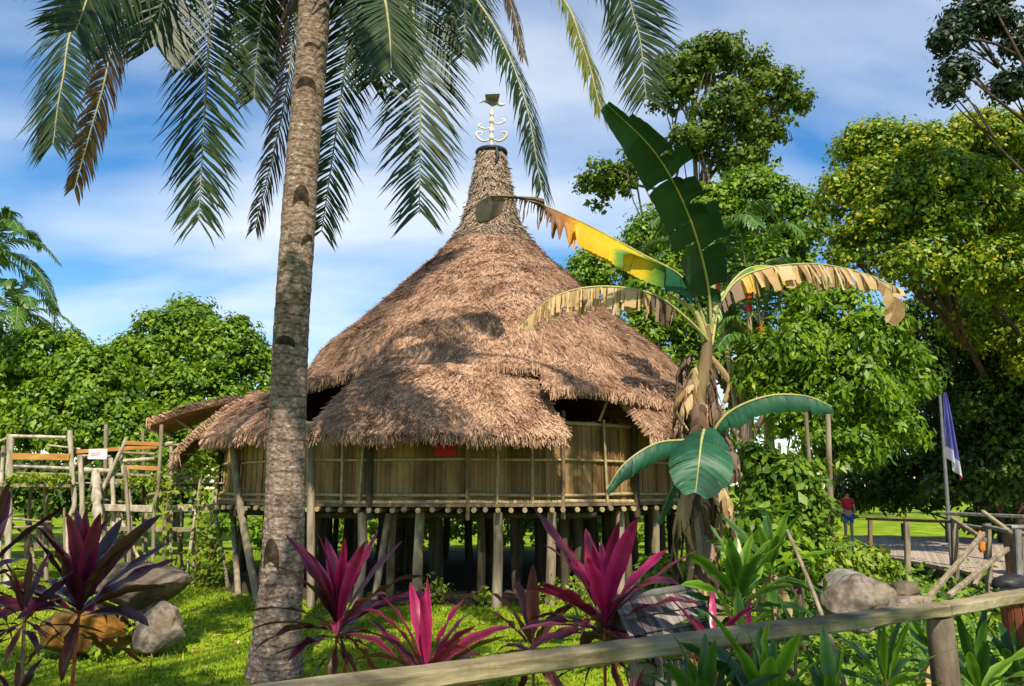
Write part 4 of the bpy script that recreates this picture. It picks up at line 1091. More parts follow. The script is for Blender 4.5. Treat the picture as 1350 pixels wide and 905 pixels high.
tree('shade_toned_tree', (at(1315, 640, 27).x, 27, 0), 5, .16, [lobe(1250, 455, 26.9, 50, 40, 46), lobe(1320, 470, 26.5, 60, 40, 60), lobe(1385, 520, 26.5, 60, 40, 70), lobe(1215, 520, 27.2, 34, 36, 40), lobe(1300, 560, 26.9, 60, 40, 50), lobe(1235, 590, 27.6, 40, 30, 40), lobe(1235, 405, 26.9, 44, 40, 40), lobe(1300, 400, 26.5, 50, 40, 40), lobe(1185, 450, 27.2, 36, 36, 40), lobe(1360, 410, 26.2, 50, 40, 46), lobe(1345, 470, 25.0, 44, 36, 46), lobe(1300, 530, 25.1, 40, 36, 44), lobe(1352, 560, 25.0, 44, 36, 46), lobe(1288, 450, 25.3, 36, 36, 40), lobe(1310, 610, 26.2, 44, 36, 34), lobe(1370, 610, 26.9, 60, 40, 46)],
     46000, .17, .10, .42, M['leaf_dark'], M['bark_dark'], 'shorter tree right of the flag with leaves coloured dark as shade of the yellow flecked crown', per=34)  # dark leaf colour stands in for the shade below the crown
tree('broadleaf_shrub', (at(1068, 720, 15).x, 15, 0), 4.2, .09, [lobe(1090, 420, 15.5, 60, 55, 45), lobe(1150, 455, 15, 55, 50, 50), lobe(1060, 470, 15, 50, 50, 50), lobe(1120, 520, 14.6, 62, 50, 50), lobe(1050, 550, 15, 50, 40, 45), lobe(1170, 560, 15, 45, 40, 45), lobe(1110, 595, 14.5, 55, 40, 40), lobe(1190, 500, 15.4, 38, 40, 40), lobe(1020, 500, 15.6, 45, 40, 60)],
     24000, .17, .07, .34, M['leaf_bright'], M['bark'], 'leafy yellow green shrub with drooping leaves right of the banana plant', 'shrub', droop=1.0, per=40, inner=.05)
tree('broadleaf_shrub', (at(1050, 780, 11.5).x, 11.5, 0), 1.7, .05, [lobe(1045, 640, 11.5, 42, 40, 36), lobe(1060, 680, 11.3, 42, 40, 34), lobe(1010, 665, 11.8, 40, 40, 36), lobe(1045, 715, 11.2, 46, 40, 30), lobe(1000, 615, 11.8, 28, 30, 28)],
     5200, .15, .085, .22, M['leaf_mid'], M['bark'], 'small dark leafed shrub at the foot of the two slender poles', 'shrub', per=18)
tree('shrub', (at(1000, 760, 10.4).x, 10.4, 0), 1.0, .03, [lobe(1000, 705, 10.4, 34, 30, 30), lobe(1030, 740, 10.2, 40, 32, 28), lobe(975, 735, 10.5, 28, 26, 26)], 2200, .17, .10, .22, M['leaf_bright'], M['bark'], 'bright green shrub between the banana stem and the leaning stick', 'shrub', per=22)
tree('shrub', (at(1110, 760, 12.6).x, 12.6, 0), .8, .03, [lobe(1100, 738, 12.6, 34, 30, 22), lobe(1140, 745, 13.4, 36, 30, 18), lobe(1075, 755, 12.2, 30, 30, 22)], 2200, .16, .09, .22, M['vine'], M['bark'], 'yellow green shrub behind the mottled boulder and before the boardwalk', 'shrub', per=22)
tree('shrub', (at(866, 780, 11.5).x, 11.5, 0), .7, .03, [lobe(862, 765, 11.5, 30, 26, 24), lobe(890, 772, 11.2, 26, 24, 22)], 1200, .14, .08, .2, M['leaf_bright'], M['bark'], 'small green shrub between the house stilts and the banana stem', 'shrub', per=22)
tree('shrub', (at(1250, 690, 33).x, 33, 0), 2, .1, [lobe(1190, 655, 33, 60, 40, 24), lobe(1270, 655, 33, 60, 40, 28), lobe(1340, 650, 33, 60, 40, 32), lobe(1320, 690, 31, 50, 40, 20), lobe(1140, 668, 32, 40, 30, 22)], 8000, .28, .15, .5, M['leaf_mid'], M['bark_dark'], 'low green bush on the lawn beyond the boardwalk', 'shrub')
# feather palm with red sealing-wax crownshafts
sw = empty('sealing_wax_palm', (at(1000, 700, 16).x, 16, 0), 'clump of slender palms with bright red stems behind the banana plant', 'palm tree')
for (px, py0, bx) in ((1003, 430, 1008), (985, 365, 985), (1012, 490, 1018), (945, 340, 990)):
    t = at(px, py0, 16); b = at(bx, 700, 16); b.z = 0
    mb = MB(); P = spline([b, b.lerp(t, .55) + Vector((.05, 0, 0)), t - Vector((0, 0, 1.0)), t], 12); mb.tube(P, [.05] * 8 + [.055, .06, .05, .035], 8); mb.f = mb.f
    mb.build('stem', M['bamboo'], sw)
    rbm = MB(); rbm.tube([P[8] + np.array([0, -.0, 0]), P[9], P[10], P[11]], [.058, .066, .06, .04], 8); rbm.build('crownshaft', M['wax_red'], sw)
    for k in range(7):
        q = random.Random(px + k); az = k * 2.4 + q.uniform(0, 1); el = R(q.uniform(25, 75)); L = q.uniform(1.6, 2.5)
        d = Vector((math.cos(az) * math.cos(el), math.sin(az) * math.cos(el), math.sin(el)))
        pts = [t, t + d * L * .4, t + d * L * .75 + Vector((0, 0, -.18 * L)), t + d * L + Vector((0, 0, -.5 * L))]
        frond_mesh(pts, 26, .55, .06, droop=.5, r0=.022).build('frond', [M['palm_green'], M['rachis']], sw)
# tree behind and above the photographer: its crown shades the rail and the red plants, one spray shows at the top left
tree('overhanging_tree', (-8.5, -1.5, 0), 9, .28, [(-4.4, 7.0, 8.6, .75, .8, .5), (-6.4, 3.0, 9.8, 1.2, 1.2, .7), (-3.6, .5, 11, 1.9, 1.8, 1.0), (-1.5, -1.8, 11.5, 1.7, 1.7, 1.0), (1.0, -1.0, 12, 1.7, 1.6, .9), (-.6, 1.2, 12, 1.6, 1.5, .8), (2.4, -3.5, 11, 1.6, 1.6, .9), (-3.5, -3.5, 10.5, 1.8, 1.6, .9), (3.8, -4.4, 9.4, 1.2, 1.2, .8), (-1.6, 3.2, 13.4, 1.2, 1.0, .8), (-.3, 1.6, 13.1, 1.2, 1.0, .7), (.5, .2, 12.8, 1.2, 1.0, .7)],
     15000, .26, .14, .5, M['leaf_yellowfleck'], M['bark_dark'], 'overhanging tree whose yellow green leaf spray enters the top left corner', shell=(.35, 1.05))
# distant wood closing the horizon
lb = []
for k in range(70):
    x = -110 + 220 * k / 69 + rnd.uniform(-2, 2); y = 62 + rnd.uniform(-6, 8)
    h = rnd.uniform(4.2, 6.0)
    lb.append((x, y, h * .9, 4.2, 3.0, h))
mb = MB(); mb.quads(crown(lb, 42000, .8, .5, 1.1, 22)); tag(mb.build('woods', M['leaf_mid']), 'far green wood closing the horizon behind the house', 'woods', kind='stuff')
lb = [(HX + x, 31 + rnd.uniform(-1, 1), .6, 1.4, 1.0, rnd.uniform(.7, 1.3)) for x in np.linspace(-9, 9, 9)]
mb = MB(); mb.quads(crown(lb, 9000, .26, .15, .4, 22)); tag(mb.build('undergrowth', M['leaf_bright']), 'low green undergrowth seen between the stilts behind the house', 'undergrowth', kind='stuff')

# ------------------------------------------------------------------ bamboo walkway on the left
WY = 20.0
walk = empty('bamboo_walkway', (at(150, 700, WY).x, WY, 0), 'rickety raised bamboo walkway with orange rails leading to the round house', 'walkway')
def pole_px(pts, wpx, m, name='post', dY=0.0, foot=False):
    P = [at(px, py, WY + dY) for px, py in pts]
    if foot: P[-1] = P[-1] * 1.0; P[-1].z = min(P[-1].z, -.03)
    n = 4 * len(P)
    P = spline(P, n); r_ = wpx / 2 / FPX * WY
    mb = MB(); mb.tube(P, r_ * np.array([1 + .12 * math.sin(i * 1.9) for i in range(n)]), 8); return mb.build(name, m, walk)
PP, PW = M['pole_pale'], M['pole']
for pts, w, m, dY, ft in (
    ([(14, 576), (12, 640), (11, 762)], 8.5, PP, 0, 1), ([(5, 588), (1, 650), (0, 762)], 5, PP, .4, 1), ([(92, 568), (95, 620), (98, 667), (90, 690), (88, 760)], 6.5, PP, 0, 1),
    ([(105, 600), (108, 650), (111, 760)], 6.5, PP, -.1, 1), ([(140, 560), (139, 640), (140, 758)], 5.5, PW, .9, 1), ([(146, 604), (149, 650), (153, 762)], 6, PP, 0, 1),
    ([(167, 578), (152, 610), (136, 644)], 5, PP, -.1, 0), ([(159, 600), (165, 640), (168, 668), (172, 760)], 5, PP, .1, 1), ([(188, 568), (189, 620), (190, 758)], 4.5, PW, 1.0, 1),
    ([(213, 560), (209, 637), (203, 676), (202, 762)], 5, PW, -.2, 1), ([(225, 583), (226, 625), (226, 758)], 4.5, PP, .5, 1), ([(265, 632), (258, 676), (243, 763)], 4.2, PP, -.3, 1),
    ([(287, 664), (283, 690), (282, 758)], 5, PP, 0, 1), ([(284, 680), (302, 760)], 5.5, PP, -.2, 1), ([(193, 676), (192, 762)], 5.5, PW, .3, 1), ([(216, 645), (217, 760)], 3.6, PW, .2, 1), ([(156, 679), (182, 735)], 4, PP, -.1, 0),
    ([(255, 640), (256, 758)], 4, PW, .8, 1), ([(128, 690), (120, 640)], 4, PP, .2, 0), ([(60, 640), (62, 760)], 6, PW, 1.0, 1)):
    pole_px(pts, w, m, 'post', dY, ft)
for pts, w, m, dY in (
    ([(10, 575), (88, 577)], 4.5, PP, 0), ([(-40, 598), (12, 577)], 4, PP, .1), ([(19, 614), (94, 618)], 5.5, PP, .05), ([(19, 624), (90, 626)], 3.4, PW, .05), ([(107, 620), (147, 621)], 7, PP, .05),
    ([(163, 608), (204, 605)], 5, PP, .05), ([(107, 601), (146, 602)], 3.2, PP, .05), ([(151, 626), (252, 630)], 5, PW, .05), ([(209, 586), (228, 584)], 4, PP, .1), ([(225, 598), (264, 599)], 2.8, PP, .2),
    ([(222, 612), (262, 614)], 2.8, PP, .2), ([(-40, 697), (70, 694)], 4, PW, .15), ([(160, 597), (205, 599)], 4, PW, .6)):
    pole_px(pts, w, m, 'rail', dY)
q = random.Random(77)
for k in range(16):
    x = q.uniform(20, 292); y0 = q.choice((612, 625, 640, 660, 668, 690)) + q.uniform(-6, 6)
    pole_px([(x, y0), (x + q.uniform(-6, 6), (y0 + 760) / 2), (x + q.uniform(-9, 9), 760)], q.uniform(2.8, 5), q.choice((PP, PW, PW)), 'post', q.uniform(-.3, 1.1), 1)
for k in range(12):
    x = q.uniform(0, 230); y0 = q.choice((590, 606, 622, 632, 655, 684, 706)) + q.uniform(-4, 4); L_ = q.uniform(25, 75)
    pole_px([(x, y0), (x + L_, y0 + q.uniform(-9, 9))], q.uniform(2.5, 4.2), q.choice((PP, PW)), 'rail', q.uniform(-.2, .9))
def plank_px(a, b, hpx, m, name, dY, w=.05):
    mb = MB(); mb.beam(at(*a, WY + dY), at(*b, WY + dY), w, hpx / FPX * WY); return mb.build(name, m, walk)
for a, b, h, dY in (((16, 602), (92, 603), 8.5, -.08), ((100, 596), (208, 589), 5, .35), ((166, 584), (211, 586), 5, -.1), ((164, 616), (208, 618), 5.5, .1)):
    plank_px(a, b, h, M['orange_wood'], 'orange_board', dY)
for a, b, h, dY, w in (((-40, 639), (97, 641), 4, -.1, .3), ((-40, 637), (97, 638), 5, 1.2, .3), ((131, 669), (204, 671), 8, -.15, .25), ((224, 671), (300, 667), 9, -.15, .25), ((131, 697), (297, 699), 5.5, -.12, .15), ((150, 634), (290, 640), 5, 1.0, .3)):
    plank_px(a, b, h, M['pole_pale'] if h > 6 else M['pole'], 'deck_beam', dY, w)
mb = MB()
for k in range(60):
    x = at(-40, 640, WY).x + k * .135
    mb.beam((x, WY - .05, at(0, 637, WY).z + rnd.uniform(-.01, .01)), (x, WY + 1.3, at(0, 637, WY).z), .12, .03)
mb.build('deck_boards', M['deck'], walk)
# notched log ladder
lad = MB(); a, b = np.array(at(126, 622, WY - .35)), np.array(at(129, 702, WY - 1.0))
b2 = np.array(at(131, 735, WY - 1.35)); b2[2] = 0
N_ = 48; P = spline([a, b, b2], N_)
rads = [.085 + .05 * ((i % 6) / 6.0) for i in range(N_)]
lad.tube(P, rads, 12); tag(lad.build('log_ladder', M['pole_pale']), 'pale notched log ladder leaning against the bamboo walkway', 'ladder')
mb = MB(); a, b = at(117, 599, WY - .14), at(141, 599, WY - .14)
mb.beam(a, b, .012, 13 / FPX * WY, 0); mb.beam(at(120, 599, WY - .15), at(132, 598, WY - .15), .012, 4 / FPX * WY, 1)
tag(mb.build('notice_sheet', [M['white_paper'], M['pink_print']]), 'white sheet with pink print fixed to the bamboo walkway rail', 'sign')
# climbing plants
def vine(name, pts, n, spread, label, Y=WY - .4, ll=.16):
    root = empty(name, (at(*pts[-1], Y).x, Y, 0), label, 'plant', 'climbers on the bamboo walkway')
    P = [at(px, py, Y) for px, py in pts]; P[-1].z = 0
    mb = MB(); S = spline(P, 20); mb.tube(S, .02, 5); mb.build('stem', M['plant_stem'], root)
    i = rng.integers(0, 20, n); c = S[i] + rng.normal(size=(n, 3)) * spread * np.array([1, .6, 1])
    mb = MB(); sz = rng.uniform(.6, 1.3, n); mb.quads(leaf_quads(c, rdir(n) + np.array([0, -.6, .6]), rdir(n) + np.array([0, 0, -.5]), ll * sz, ll * .6 * sz)); mb.build('foliage', M['vine'], root)
vine('climbing_plant', [(272, 590), (266, 625), (262, 680), (258, 750)], 260, .24, 'yellow green climber with a bushy top beside the house corner')
vine('climbing_plant', [(222, 620), (221, 660), (218, 720), (218, 760)], 150, .13, 'thin climber on the middle posts of the bamboo walkway')
vine('climbing_plant', [(285, 690), (278, 720), (276, 740), (272, 765)], 200, .2, 'low leafy climber at the foot of the walkway corner posts')
mb = MB(); n = 500; c = np.stack([rng.uniform(at(12, 640, WY).x, at(95, 640, WY).x, n), np.full(n, WY - .15) + rng.normal(size=n) * .1, at(0, 633, WY).z + rng.normal(size=n) * .08], 1)
mb.quads(leaf_quads(c, rdir(n) + np.array([0, -.6, .6]), rdir(n), np.full(n, .14), np.full(n, .08)))
n = 260; c = np.stack([rng.uniform(at(165, 640, WY).x, at(215, 640, WY).x, n), np.full(n, WY - .1) + rng.normal(size=n) * .1, at(0, 636, WY).z + rng.normal(size=n) * .08], 1)
mb.quads(leaf_quads(c, rdir(n) + np.array([0, -.6, .6]), rdir(n), np.full(n, .14), np.full(n, .08)))
tag(mb.build('creeper', M['vine']), 'small leaved creeper growing along the walkway deck edge', 'plant')

# ------------------------------------------------------------------ boulders on the lawn
def rock_px(name, px, py, Y, wpx, hpx, m, label, seed, rot=0, dep=.8):
    s = Y / FPX; c = at(px, py, Y)
    return boulder(name, c, (wpx / 2 * s * 1.18, wpx / 2 * s * dep * 1.15, hpx / 2 * s * 1.2), m, label, seed, rot)
rock_px('boulder', 118, 832, 11.9, 106, 66, M['rock_orange'], 'rust orange mossy boulder under the flat rock, on the left', 2.2)
rock_px('boulder', 210, 828, 12.0, 62, 60, M['rock_white'], 'small pale boulder under the right end of the flat rock', 5.4)
rock_px('boulder', 184, 770, 12.1, 116, 60, M['rock'], 'large grey brown flat topped rock resting on two boulders', 3.3)
rock_px('boulder', 1126, 795, 10.35, 90, 72, M['rock_white'], 'mottled grey brown boulder behind the right handrail', 7.1, dep=.9)
rock_px('boulder', 1190, 778, 12.4, 36, 26, M['rock'], 'small brown stone right of the mottled boulder', 8.3)
rock_px('boulder', 1196, 796, 10.6, 56, 22, M['rock_white'], 'low pale stone just behind the right handrail', 9.7)
rock_px('boulder', 840, 770, 13.2, 30, 22, M['rock'], 'little grey stone on the grass by the small shingled roof', 11.7)
# slab of dead bark bent over the boulder
mb = MB()
S_ = spline([at(1086, 776, 10.55), at(1106, 757, 10.5), at(1135, 763, 10.5), at(1160, 784, 10.5), at(1171, 812, 10.5)], 40)
T_ = norm(np.gradient(S_, axis=0)); K_ = 26; V = []
for i in range(40):
    out_ = np.cross(T_[i], [0, -1.0, 0]); out_ = out_ / np.linalg.norm(out_); out_ = out_ if out_[2] > 0 or i > 30 else -out_
    for k in range(K_):
        a_ = math.pi * (k / (K_ - 1)) * 1.15 - .2
        rr2 = 1 + .10 * math.sin(k * 1.7 + 2 * mnoise.noise(Vector((i * .12, k * .3, 0)))) + .05 * mnoise.noise(Vector((i * .5, k * .9, 2)))
        V.append(S_[i] + out_ * math.sin(a_) * .085 * rr2 + np.array([0, -1.0, 0]) * math.cos(a_) * .20 * rr2 - out_ * .03)
mb.adds(V, [(i * K_ + k, i * K_ + k + 1, (i + 1) * K_ + k + 1, (i + 1) * K_ + k) for i in range(39) for k in range(K_ - 1)])
tag(mb.build('fallen_bark', M['grey_wood']), 'curved slab of grey dead bark lying over the mottled boulder', 'bark')

# ------------------------------------------------------------------ foreground handrail
RZ = 1.63
rail = empty('handrail', (at_z(1240, 800, 0).x, 4.8, 0), 'weathered wooden handrail crossing the bottom right foreground', 'railing')
def rp(px, py): return at_z(px, py, RZ)
A, J, B = rp(430, 908), rp(1240, 804), rp(1352, 785)
d = (J - A).normalized(); A = A - d * 1.2
d2 = (B - J).normalized(); B = B + d2 * 1.6
def rough_beam(a, b, w, h, seed, n=60):
    a, b = np.array(tuple(a)), np.array(tuple(b)); d = (b - a) / np.linalg.norm(b - a)
    x = np.cross(d, [0, 0, 1.0]); x /= np.linalg.norm(x); z = np.cross(x, d)
    e = .010
    prof_ = [(-w/2+e, -h/2), (0, -h/2), (w/2-e, -h/2), (w/2, -h/2+e), (w/2, 0), (w/2, h/2-e), (w/2-e, h/2), (w/4, h/2), (0, h/2), (-w/4, h/2), (-w/2+e, h/2), (-w/2, h/2-e), (-w/2, 0), (-w/2, -h/2+e)]
    k = len(prof_); V = []
    for i in range(n + 1):
        t = i / n; c = a + (b - a) * t + z * .012 * mnoise.noise(Vector((t * 5, seed, 0))) + x * .008 * mnoise.noise(Vector((t * 6, seed, 5)))
        for q_, (p, y) in enumerate(prof_):
            j = .006 * mnoise.noise(Vector((t * 40, q_ * .9, seed))) + .004 * mnoise.noise(Vector((t * 8, q_ * .9, seed + 4)))
            V.append(c + x * p * (1 + j * 8) + z * (y + j))
    mb = MB(); mb.add(V, [(i * k + q_, i * k + (q_ + 1) % k, (i + 1) * k + (q_ + 1) % k, (i + 1) * k + q_) for i in range(n) for q_ in range(k)])
    mb.f.append((np.array([list(range(k))]), 0, False)); mb.f.append((np.array([list(range(n * k, n * k + k))[::-1]]), 0, False))
    return mb
mb = rough_beam(A, J, .14, .072, 3); mb.build('top_rail', M['rail_wood'], rail)
mb = rough_beam(J + d2 * .008, B, .14, .070, 9); mb.build('top_rail', M['rail_wood'], rail)
def post(p, r_, m):
    mb = MB(); q = Vector((p.x, p.y, -.05)); t = Vector((p.x, p.y, RZ - .047))
    mb.tube(spline([q, q.lerp(t, .5) + Vector((.01, 0, 0)), t], 10), [r_ * 1.1, r_ * 1.05, r_, r_ * 1.04, r_ * .97, r_, r_ * .98, r_, r_ * .98, r_ * .95], 12); mb.build('post', m, rail)
post(J + d * (-.02), .083, M['bark'])
post(A + d * .15, .08, M['bark'])
post(B - d2 * .2, .08, M['bark'])

# ------------------------------------------------------------------ small shingle roofed board
KY = 5.9
kio = empty('roofed_board', (at(870, 900, KY).x, KY, 0), 'small notice board with a grey shingled roof behind the handrail', 'notice board')
rl, rr_ = at(808, 797, KY), at(915, 779, KY + .15)
bl, br = at(838, 862, KY - .32), at(955, 838, KY - .17)
def roofpatch(o, u, v): return o[0] * (1 - u) * (1 - v) + o[1] * u * (1 - v) + o[2] * (1 - u) * v + o[3] * u * v
def slope(name, o, seed):
    q = random.Random(seed); mb = MB()
    o = [np.array(p) for p in o]
    nrm = np.cross(o[1] - o[0], o[2] - o[0]); nrm /= np.linalg.norm(nrm)
    if nrm[2] < 0: nrm = -nrm
    u = 0
    while u < .99:
        w = min(q.uniform(.045, .085), 1 - u)
        for a, b, lf in ((0, .4, .022), (.3, .72, .014), (.6, 1.03 + q.uniform(-.03, .05), .006)):
            f = lambda uu, vv, h: roofpatch(o, uu, vv) + nrm * h
            t = .012
            l0 = lf + q.uniform(0, .006); l1 = l0 + .014
            g_ = w * .04
            top = [f(u + g_, a, l0), f(u + w - g_, a, l0), f(u + w - g_, b, l1), f(u + g_, b, l1)]
            bot = [p - nrm * t for p in top]
            mb.add(top + bot, [(0, 1, 2, 3), (7, 6, 5, 4), (0, 4, 5, 1), (1, 5, 6, 2), (2, 6, 7, 3), (3, 7, 4, 0)])
        u += w
    return mb.build(name, M['shingle'], kio)
slope('roof_slope', (rl, rr_, bl, br), 4)
sb_ = (rl + Vector((-.14, .42, -.30)), rr_ + Vector((-.14, .42, -.30)))
slope('roof_slope', (rl, rr_, sb_[0], sb_[1]), 5)
mb = MB(); mb.tube([rl + Vector((-.02, 0, .03)), rr_ + Vector((.02, 0, .03))], .03, 8); mb.build('ridge', M['grey_wood'], kio)
mb = MB(); mb.adds([rl + Vector((.03, 0, -.03)), bl + Vector((.03, 0.02, 0)), sb_[0] + Vector((.03, 0, 0))], [(0, 1, 2)]); mb.build('gable', M['dark_wood'], kio)
fl_, fr_ = at(836, 882, KY - .1), at(904, 876, KY - .05)
for p in (fl_, fr_, at(868, 880, KY - .08)):
    mb = MB(); mb.beam(Vector((p.x, p.y, -.05)), Vector((p.x, p.y, p.z + .08)), .06, .05); mb.build('leg', M['grey_wood'], kio)
mb = MB(); mb.beam(fl_, fr_, .05, .07); mb.build('frame', M['grey_wood'], kio)
mb = MB(); mb.beam(fl_ + Vector((.0, 0, -.62)), fr_ + Vector((0, 0, -.62)), .05, .07); mb.build('frame', M['grey_wood'], kio)
mb = MB(); mb.beam(fl_ + Vector((.03, .035, -.31)), fr_ + Vector((-.03, .035, -.31)), .015, .56); mb.build('panel', M['board'], kio)
mb = MB(); mb.tube([fr_ + Vector((-.03, -.03, .015)), fr_ + Vector((-.03, -.045, .015))], .014, 10); mb.build('blue_disc', M['blue_mark'], kio)

# ------------------------------------------------------------------ red and green strap-leaved plants
pk, rd, dk, br_, gr_, dp = (M[k] for k in ('cordy_pink', 'cordy_red', 'cordy_dark', 'cordy_brown', 'cordy_green', 'cordy_deep'))
def cord(px, py, Y, nl, Lpx, mats, label, seed, bx=None, **k):
    h = at(px, py, Y); s = Y / FPX
    b = at(bx if bx is not None else px, py, Y); b.z = 0
    L = Lpx * s
    k.setdefault('group', 'red cordyline plants' if mats[0] in (pk, rd, dk, br_) else 'green strap leaved plants')
    nm = 'red_cordyline' if mats[0] in (pk, rd, dk, br_) else 'green_dracaena'
    return cordyline(nm, h, b, nl, L, k.pop('wf', .145) * L, mats, label, seed, **k)
cord(447, 812, 6.0, 34, 118, [pk, rd, dk], 'large pink and maroon cordyline directly right of the coconut trunk', 21, bx=435, split=(.2, .5), stem_mat=M['red_stem'])
cord(562, 878, 5.4, 28, 112, [pk, rd, dk], 'low bright pink cordyline rising just over the handrail left end', 34, split=(.2, .5), stem_mat=M['red_stem'])
cord(702, 842, 7.2, 15, 92, [br_, br_, rd], 'dull bronze cordyline between the two bright pink ones', 5, wf=.17)
cord(797, 808, 5.9, 36, 138, [pk, rd, dk], 'brightest tall magenta cordyline beside the small shingled roof', 11, bx=795, split=(.32, .62), stem_mat=M['red_stem'])
cord(106, 792, 5.4, 30, 128, [rd, dk, dk], 'big dark maroon cordyline in front of the boulders', 17, bx=98, split=(.2, .5), wf=.165, el1=12, down=.10, stem_mat=M['red_stem'])
cord(33, 800, 5.0, 16, 84, [dk, dk, dk], 'thin stemmed dark cordyline left of the big maroon one', 23, wf=.13, el1=-20)
cord(-22, 745, 5.2, 17, 112, [rd, dk, dk], 'dark red cordyline cut by the left picture edge', 8)
cord(22, 915, 5.0, 11, 62, [dk, dk, dk], 'small maroon cordyline low in the bottom left corner', 15)
cord(940, 842, 5.0, 8, 70, [pk, pk, rd], 'small pink cordyline leaning over the shingled roof corner', 41, el0=60, el1=15)
cord(985, 840, 5.1, 7, 52, [pk, rd, rd], 'little pink cordyline mixed into the green plants', 43, el0=65, el1=5)
cord(1052, 905, 4.6, 8, 46, [dk, rd, rd], 'small dark red cordyline under the handrail', 47, el0=60)
cord(832, 935, 3.9, 8, 70, [rd, rd, rd], 'red stemmed seedling at the bottom below the shingled roof', 49, el0=85, el1=40, wf=.07)
# green ones
cord(973, 782, 5.6, 30, 88, [gr_, gr_, dp], 'tall lime green dracaena in front of the banana trunk', 51, wf=.2)
cord(1016, 742, 7.0, 20, 76, [dp, gr_, dp], 'darker green dracaena behind the lime green one', 53, wf=.19)
cord(975, 846, 5.2, 18, 70, [gr_, dp, dp], 'low deep green dracaena above the handrail middle', 55, wf=.24)
cord(1048, 832, 5.2, 10, 42, [gr_, gr_, gr_], 'small pale green shoot just above the handrail', 57, wf=.26, el1=30)
cord(1010, 930, 3.9, 30, 118, [gr_, dp, dp], 'broad leaved green dracaena below the handrail middle', 59, wf=.2)
cord(930, 940, 3.8, 28, 104, [dp, dp, dp], 'dark green dracaena below the handrail by the notice board', 61, wf=.19)
cord(1168, 895, 5.0, 26, 90, [gr_, gr_, dp], 'yellow green narrow leaved dracaena left of the rail post', 63, wf=.13, el1=-20)
cord(1290, 900, 5.6, 26, 96, [dp, gr_, dp], 'green dracaena right of the rail post', 65, wf=.15)
cord(1345, 895, 6.2, 24, 90, [dp, dp, dp], 'dark dracaena under the rail in the bottom right corner', 67, wf=.15)
cord(1095, 930, 4.2, 20, 96, [gr_, dp, dp], 'green dracaena at the bottom between the rail plants', 69, wf=.18)
cord(1225, 855, 7.5, 18, 60, [gr_, gr_, dp], 'small green dracaena behind the rail post', 71, wf=.16)

# ------------------------------------------------------------------ poles, stick
for (a, b, w, lab) in (((1091, 538), (1090, 700), 8, 'thicker pale slender trunk with brown base in the right shrubs'), ((1062, 540), (1070, 640), 6, 'thinner pale slender trunk left of its thicker neighbour')):
    t, f = at(*a, 12.6), at(*b, 12.6); f.z = -.05
    mb = MB(); mb.tube(spline([f, f.lerp(t, .5), t], 10), w / 2 / FPX * 12.6 * np.array([1.1, 1, 1.05, 1, .95, 1, .95, .9, .9, .85]), 9); tag(mb.build('slender_trunk', M['pole']), lab, 'trunk', 'slender trunks in the shrubs')
mb = MB(); t, f = at(1038, 700, 6.8), at(1118, 920, 5.3); mb.tube(spline([t, t.lerp(f, .5) + Vector((.02, 0, .02)), f, Vector((f.x + .12, f.y - .3, -.05))], 14), .016, 7); tag(mb.build('bamboo_stick', M['pole']), 'thin leaning stick passing behind the handrail', 'stick')

# ------------------------------------------------------------------ boardwalk with rails on the right
DZ = .55
bw = empty('boardwalk', (at_z(1250, 735, DZ).x, 20, 0), 'wide low wooden boardwalk platform on the right', 'boardwalk')
c0, c1, c2, c3 = at_z(1108, 722, DZ), at_z(1292, 757, DZ), at_z(1420, 790, DZ), at_z(1112, 706, DZ)
far = at_z(1420, 712, DZ)
mb = MB()
nb = 70
edge = spline([c0, c1, c2], nb); fe = spline([c3, c3.lerp(far, .5), far], nb)
for i in range(nb - 1):
    a, b, c, d_ = edge[i], edge[i] * .04 + edge[i + 1] * .96, fe[i] * .04 + fe[i + 1] * .96, fe[i]
    dz = np.array([0, 0, rnd.uniform(-.006, .006)]); th = np.array([0, 0, -.05])
    q = [a + dz, b + dz, c + dz, d_ + dz]; qq = [p + th for p in q]
    mb.add(q + qq, [(0, 1, 2, 3), (7, 6, 5, 4), (0, 4, 5, 1), (1, 5, 6, 2), (2, 6, 7, 3), (3, 7, 4, 0)])
mb.build('deck_boards', M['deck'], bw)
mb = MB()
for i in range(0, nb - 8, 8): mb.beam(edge[i] + np.array([0, .05, -.14]), edge[i + 8] + np.array([0, .05, -.14]), .08, .16)
mb.build('edge_beam', M['dark_wood'], bw)
def bpost(px, py0, py1, Y, wpx, m, foot=True, name='post'):
    t = at(px, py0, Y); f = at(px + .5, py1, Y)
    if foot: f.z = -.05
    mb = MB(); mb.beam(f, t, wpx / FPX * Y, wpx / FPX * Y, bev=.02); return mb.build(name, m, bw)
bpost(1147, 684, 760, 22.3, 5, M['brown_wood']); bpost(1195, 682, 750, 20.4, 6.5, M['pole']); bpost(1258, 682, 770, 17.9, 7.5, M['pole']); bpost(1301, 690, 775, 16.6, 8, M['pole']); bpost(1341, 698, 780, 15.4, 8.5, M['grey_wood'])
bpost(1248, 690, 712, 27.0, 4, M['dark_wood']); bpost(1190, 690, 708, 28.0, 4, M['dark_wood'])
def brail(a, Ya, b, Yb, wpx, m, name='rail'):
    p, q = at(*a, Ya), at(*b, Yb); mb = MB(); mb.beam(p, q, wpx / FPX * (Ya + Yb) / 2, wpx / FPX * (Ya + Yb) / 2, bev=.015); mb.build(name, m, bw)
brail((1143, 684), 22.3, (1256, 688), 17.9, 4, M['brown_wood']); brail((1246, 677), 19, (1365, 682), 17, 4.5, M['grey_wood']); brail((1256, 684), 17.9, (1298, 712), 15.6, 5, M['pole']); brail((1296, 675), 17.5, (1340, 708), 15.4, 5, M['bamboo'])
